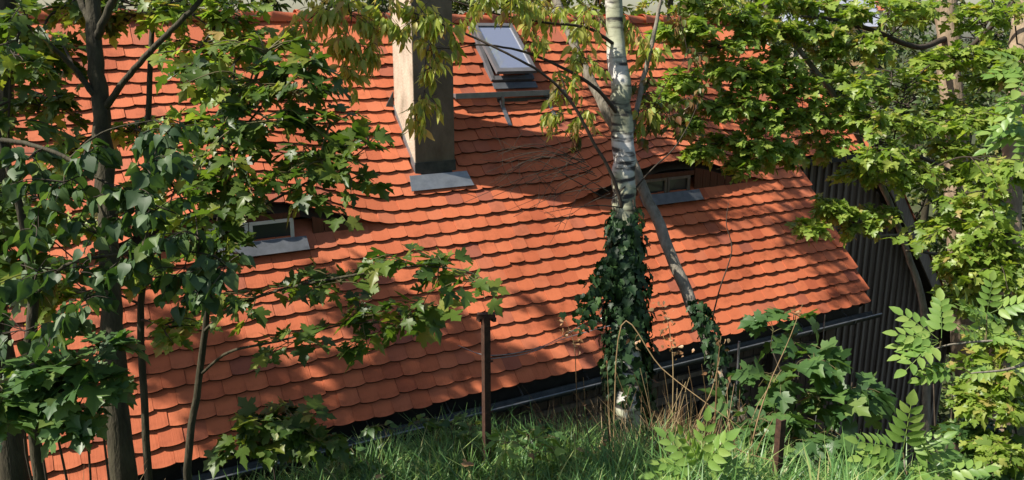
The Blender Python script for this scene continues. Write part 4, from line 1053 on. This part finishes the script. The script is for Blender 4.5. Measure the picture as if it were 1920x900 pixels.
# ------------------------------------------------------------------ far houses across the valley
def far_house(px_, py_, d, wd, ht, wall, roofm, lab, yaw):
    c = at(px_, py_, d); zg = float(g(c[0], c[1])); base = np.array([c[0], c[1], zg])
    h = empty('far_house', base, lab, 'house', 'houses across the valley')
    ca, sa = math.cos(yaw), math.sin(yaw); ax = np.array([ca, sa, 0]); ay = np.array([-sa, ca, 0]); az = np.array([0, 0, 1.])
    eave = c[2]; dp = wd * .7
    mb = MB(); mb.box(base + az * (eave - zg) / 2, (wd, dp, eave - zg), [ax, ay, az]); wl = mb.build('wall', M[wall], h)
    e0 = base + az * (eave - zg)
    mb = MB(); mb.prism([e0 - ax * wd * .54 - ay * dp * .56, e0 - ax * wd * .54 + ay * dp * .56, e0 - ax * wd * .54 + az * ht], ax * wd * 1.08); mb.build('roof', M[roofm], h)
    for i in range(5):
        for j in range(3):
            p = e0 - ay * (dp / 2 + .02) + ax * (i - 2) * wd * .18 - az * (1.6 + 2.8 * j)
            mb = MB(); mb.box(p, (wd * .07, .05, 1.4), [ax, ay, az]); mb.build('window', M['pane'], h)
far_house(1560, 50, 75, 6.5, 2.6, 'ochre', 'farblue', 'pale ochre house with slate roof across the valley', -.5)
far_house(1592, 20, 95, 6, 2.4, 'cream', 'farred', 'cream house with red roof higher up across the valley', -.4)
far_house(1448, 66, 70, 5, 2.2, 'cream', 'farblue', 'cream gabled house with slate roof glimpsed past the half hip', -.7)
far_house(1745, 380, 60, 8, 3.0, 'cream', 'farblue', 'pale house low in the valley behind the tan trunk', -.3)

# ------------------------------------------------------------------ iron posts, wire, rods
p0 = at(918, 580, 6.0); b0 = np.array([p0[0] - .10, p0[1] - .12, float(g(p0[0] - .1, p0[1] - .12)) - .1]); p0 = np.array([b0[0] + .02, b0[1] + .02, at(918, 580, 6.0)[2]])
post = empty('iron_post', b0, 'rusty iron post with a T shaped head standing in the grass before the gutter', 'post')
mb = MB(); mb.box((b0 + p0) / 2, (.05, .05, p0[2] - b0[2]), None); mb.build('shaft', M['rust'], post)
mb = MB(); mb.box(p0 + [0, 0, -.005], (.13, .05, .035), [RT, np.cross([0, 0, 1], RT), np.array([0, 0, 1])])
mb.box(p0 + RT * .05 + [0, 0, -.03], (.025, .05, .03)); mb.box(p0 - RT * .05 + [0, 0, -.03], (.025, .05, .03)); mb.build('head', M['rust'], post)
for zz_ in (-.35, -.75):
    mb = MB(); mb.tube([p0 + [-.03, -.03, zz_], p0 + [.035, -.03, zz_]], .008, 6); mb.build('hook', M['rust'], post)
b1 = G3(1462, 5.0, -.1); p1 = at(1465, 786, 5.0)
st = empty('iron_stake', b1, 'short rusty iron stake standing beside the sycamore shrub', 'post')
mb = MB(); mb.prism([b1 + [-.022, -.02, 0], b1 + [.022, -.02, 0], b1 + [.022, -.012, 0], b1 + [-.014, -.012, 0], b1 + [-.014, .022, 0], b1 + [-.022, .022, 0]], p1 - b1); mb.build('angle_shaft', M['rust'], st)
mb = MB()
wp = p0 + [0, -.028, -.30]
pts = [at(860, 648, 6.3), wp, at(1000, 655, 6.3), at(1060, 628, 6.5), at(1110, 600, 6.6), at(1160, 596, 6.52)]
P_, r_ = smooth_path(pts, [.0035] * 6, 6); mb.tube(P_, r_, 5)
P_, r_ = smooth_path([wp + [0, 0, -.03], at(990, 662, 6.3), at(1060, 634, 6.5), at(1160, 606, 6.52)], [.003] * 4, 6); mb.tube(P_, r_, 5)
tag(mb.build('fence_wire', M['galv'], None, at_origin=wp), 'loose fence wire running from the iron post to the birch', 'wire')
for (x, y0_, y1_, d, rad, lab) in ((1386, 640, 790, 8.3, .012, 'thin grey rod standing against the window under the eave'), (1547, 590, 760, 9.0, .006, 'thin lightning wire hanging down near the gutter end')):
    p = at(x, y0_, d); q = np.array([p[0] + .02, p[1], at(x, y1_, d)[2] - .6]); mb = MB(); mb.tube([p, (p + q) / 2 + [.01, 0, 0], q], rad, 6)
    tag(mb.build('metal_rod', M['galv'], None, at_origin=q), lab, 'rod')

# ------------------------------------------------------------------ grass, dry weeds, litter
def blades(n, region, hmin, hmax, wd, mat, name, label, clump=900, lean=.5, keep=None):
    (xa, xb), (ya, yb) = region
    cx = rng.uniform(xa, xb, clump); cy = rng.uniform(ya, yb, clump); ch = rng.uniform(.55, 1.25, clump); ca = rng.uniform(0, 2 * math.pi, clump)
    i = rng.integers(clump, size=n); X = cx[i] + rng.normal(0, .07, n); Y = cy[i] + rng.normal(0, .07, n)
    ok = np.ones(n, bool) if keep is None else keep(X, Y)
    X, Y, i = X[ok], Y[ok], i[ok]; n = len(X)
    Z = g(X, Y); h = rng.uniform(hmin, hmax, n) * ch[i]; az = ca[i] + rng.normal(0, 1.0, n); ln = np.abs(rng.normal(lean, .3, n))
    dx, dy = np.cos(az), np.sin(az); w_ = wd * rng.uniform(.6, 1.3, n); sx, sy = -dy, dx
    tws = rng.uniform(-1, 1, n)
    Vs = []
    for k, t in enumerate((0, .35, .7, 1.0)):
        off = ln * t * t * h; zz_ = h * (t - .28 * ln * t * t); wk = w_ * (1, .9, .6, .08)[k]
        for sg in (-1, 1):
            Vs.append(np.stack([X + dx * off + sg * (sx * wk + dx * wk * tws * t), Y + dy * off + sg * (sy * wk + dy * wk * tws * t), Z + zz_], 1))
    V = np.stack(Vs, 1).reshape(-1, 3)
    b = (np.arange(n) * 8)[:, None]
    F = np.concatenate([b + np.array([2 * k, 2 * k + 1, 2 * k + 3, 2 * k + 2]) for k in range(3)], 0)
    o = link(name, mesh_np(name, V, F, M[mat])); tag(o, label, 'grass', kind='stuff'); return o
blades(32000, ((-1.2, 4.9), (2.4, 6.0)), .12, .40, .0055, 'grass', 'grass', 'long green grass on the slope before the gutter', 1500, .7)
blades(1900, ((3.2, 5.2), (3.4, 5.9)), .2, .6, .003, 'straw', 'dry_grass', 'dry straw coloured grass round the foot of the birch', 160, .5)
blades(2800, ((-1.2, .15), (3.9, 5.3)), .2, .55, .004, 'straw', 'dry_grass', 'dry brown grass under the maple bush', 120, .8)
def weed(label, base, pts, r0, heads):
    t = Plant('dry_weed', label, 'weed', base, 'birch', 'deadleaf', .045, 'straw', spread=1, hang=.5, twigmat='straw', group=None)
    P = [base] + [at(*p) for p in pts]
    t.limb('stem', P, list(np.linspace(r0, r0 * .35, len(P))), 5, .15)
    for (x, y, d, n) in heads:
        C = at(x, y, d); A = np.array([a for a, _ in t.anch]); q = A[int(np.argmin(np.linalg.norm(A - C, axis=1)))]
        t.tw.tube([q, (q + C) / 2 + rng.normal(0, .01, 3), C], [.003, .0025, .0015], 4)
        for k in range(n): t.lv.put(C + rng.normal(0, .03, 3), rng.normal(0, 1, 3) + [0, 0, -.6], rng.normal(0, 1, 3), rng.uniform(.02, .05))
    t.done(40)
weed('long dry stalk leaning from the stake up to the gutter edge', G3(1395, 5.3), [(1420, 790, 5.4), (1445, 715, 5.5), (1478, 640, 5.6), (1505, 570, 5.7)], .006, [(1500, 585, 5.7, 6)])
weed('dry stalk falling from the ivy towards the stake', G3(1150, 5.9), [(1165, 610, 5.9), (1240, 690, 5.8), (1330, 760, 5.6), (1400, 810, 5.5)], .006, [(1190, 640, 5.9, 5)])
weed('upright yellow stalk against the leaning trunk foot', G3(1340, 5.8), [(1342, 760, 5.8), (1345, 690, 5.8), (1352, 630, 5.8)], .008, [(1350, 640, 5.8, 8)])
weed('bent straw stalk arching out of the grass near the birch', G3(1150, 5.5), [(1140, 800, 5.5), (1125, 770, 5.45), (1090, 760, 5.4)], .006, [(1100, 765, 5.4, 6), (1130, 830, 5.4, 8)])
weed('dead weed with papery brown seed heads right of the ivy', G3(1262, 6.2), [(1262, 700, 6.2), (1258, 640, 6.2), (1250, 590, 6.2)], .006, [(1252, 600, 6.2, 10), (1262, 640, 6.2, 16), (1240, 620, 6.2, 10), (1270, 660, 6.2, 12), (1240, 570, 6.2, 8)])
weed('pair of dry stems crossing below the leaning trunk', G3(1290, 5.6), [(1310, 790, 5.6), (1335, 730, 5.6), (1350, 670, 5.7)], .006, [(1345, 700, 5.6, 6)])
weed('low dry stalk lying from the yellow stalk to the stake', G3(1330, 5.1), [(1345, 835, 5.1), (1400, 850, 5.05), (1462, 868, 5.0)], .006, [(1350, 830, 5.1, 8)])
weed('brown twiggy weed left of the ivy', G3(1085, 6.3), [(1080, 700, 6.3), (1075, 640, 6.35), (1060, 600, 6.4)], .005, [(1065, 620, 6.35, 10), (1085, 640, 6.35, 10), (1050, 600, 6.4, 8)])
stalks = MB()
for k in range(60):
    x = rng.uniform(1150, 1420); d = rng.uniform(5.4, 6.6); b0 = G3(x, d)
    top = b0 + np.array([rng.normal(0, .18), rng.normal(0, .15), rng.uniform(.35, 1.0)])
    mb = MB() if k < 16 else stalks; P_, r_ = smooth_path([b0, (b0 + top) / 2 + rng.normal(0, .07, 3), top], [.0045, .0035, .0015], 4); mb.tube(P_, r_, 4)
    if k < 16: tag(mb.build('dry_stalk', M['straw'], None, at_origin=b0), 'thin dry stem among the straw between birch and stake', 'weed', 'dry stems between birch and stake')
tag(stalks.build('dry_stalks', M['straw']), 'tangle of thin dry stalks round the birch foot', 'weed', kind='stuff')
for k, (x, y) in enumerate(((1085, 870), (870, 850), (1135, 835), (700, 880), (990, 830))):
    d = at(x, y, 5.6); p = np.array([d[0], d[1], float(g(d[0], d[1])) + .22])
    o = link('fallen_leaf', leaf_mesh('maple', k % 4, 'deadleaf'), None, Matrix.Translation(Vector(p.tolist())) @ Matrix.Rotation(rng.uniform(0, 6), 4, 'Z') @ Matrix.Rotation(rng.uniform(-.6, .6), 4, 'X') @ Matrix.Scale(.09, 4))
    tag(o, 'brown fallen leaf caught in the green grass', 'leaf', 'fallen leaves in the grass')

for k, (x, y, d, lab) in enumerate(((740, 800, 6.3, 'small leafy weed at the grass edge left of the iron post'), (860, 770, 6.4, 'small leafy weed under the tile edge beside the iron post'), (650, 840, 5.9, 'dark leafy weed beside the maple seedling'), (1010, 800, 6.2, 'low leafy weed between the iron post and the birch'), (990, 890, 5.2, 'pale broad leaved weed low in the open grass'), (1250, 800, 5.8, 'leafy weed among the straw below the leaning trunk'))):
    t = Plant('weed', lab, 'weed', G3(x, d), 'birch', 'shrub' if k != 4 else 'ash', .08, 'twig', twigmat='greentwig', spread=.7)
    b0 = G3(x, d)
    for j in range(3):
        t.limb('stem', [b0 + rng.normal(0, .02, 3), b0 + np.array([rng.normal(0, .06), rng.normal(0, .06), rng.uniform(.2, .45)])], [.004, .002], 5)
    for j in range(4):
        t.spray(b0 + np.array([rng.normal(0, .09), rng.normal(0, .09), rng.uniform(.2, .48)]), .12, 4, 6, limb_r=.003)
    t.done(60)
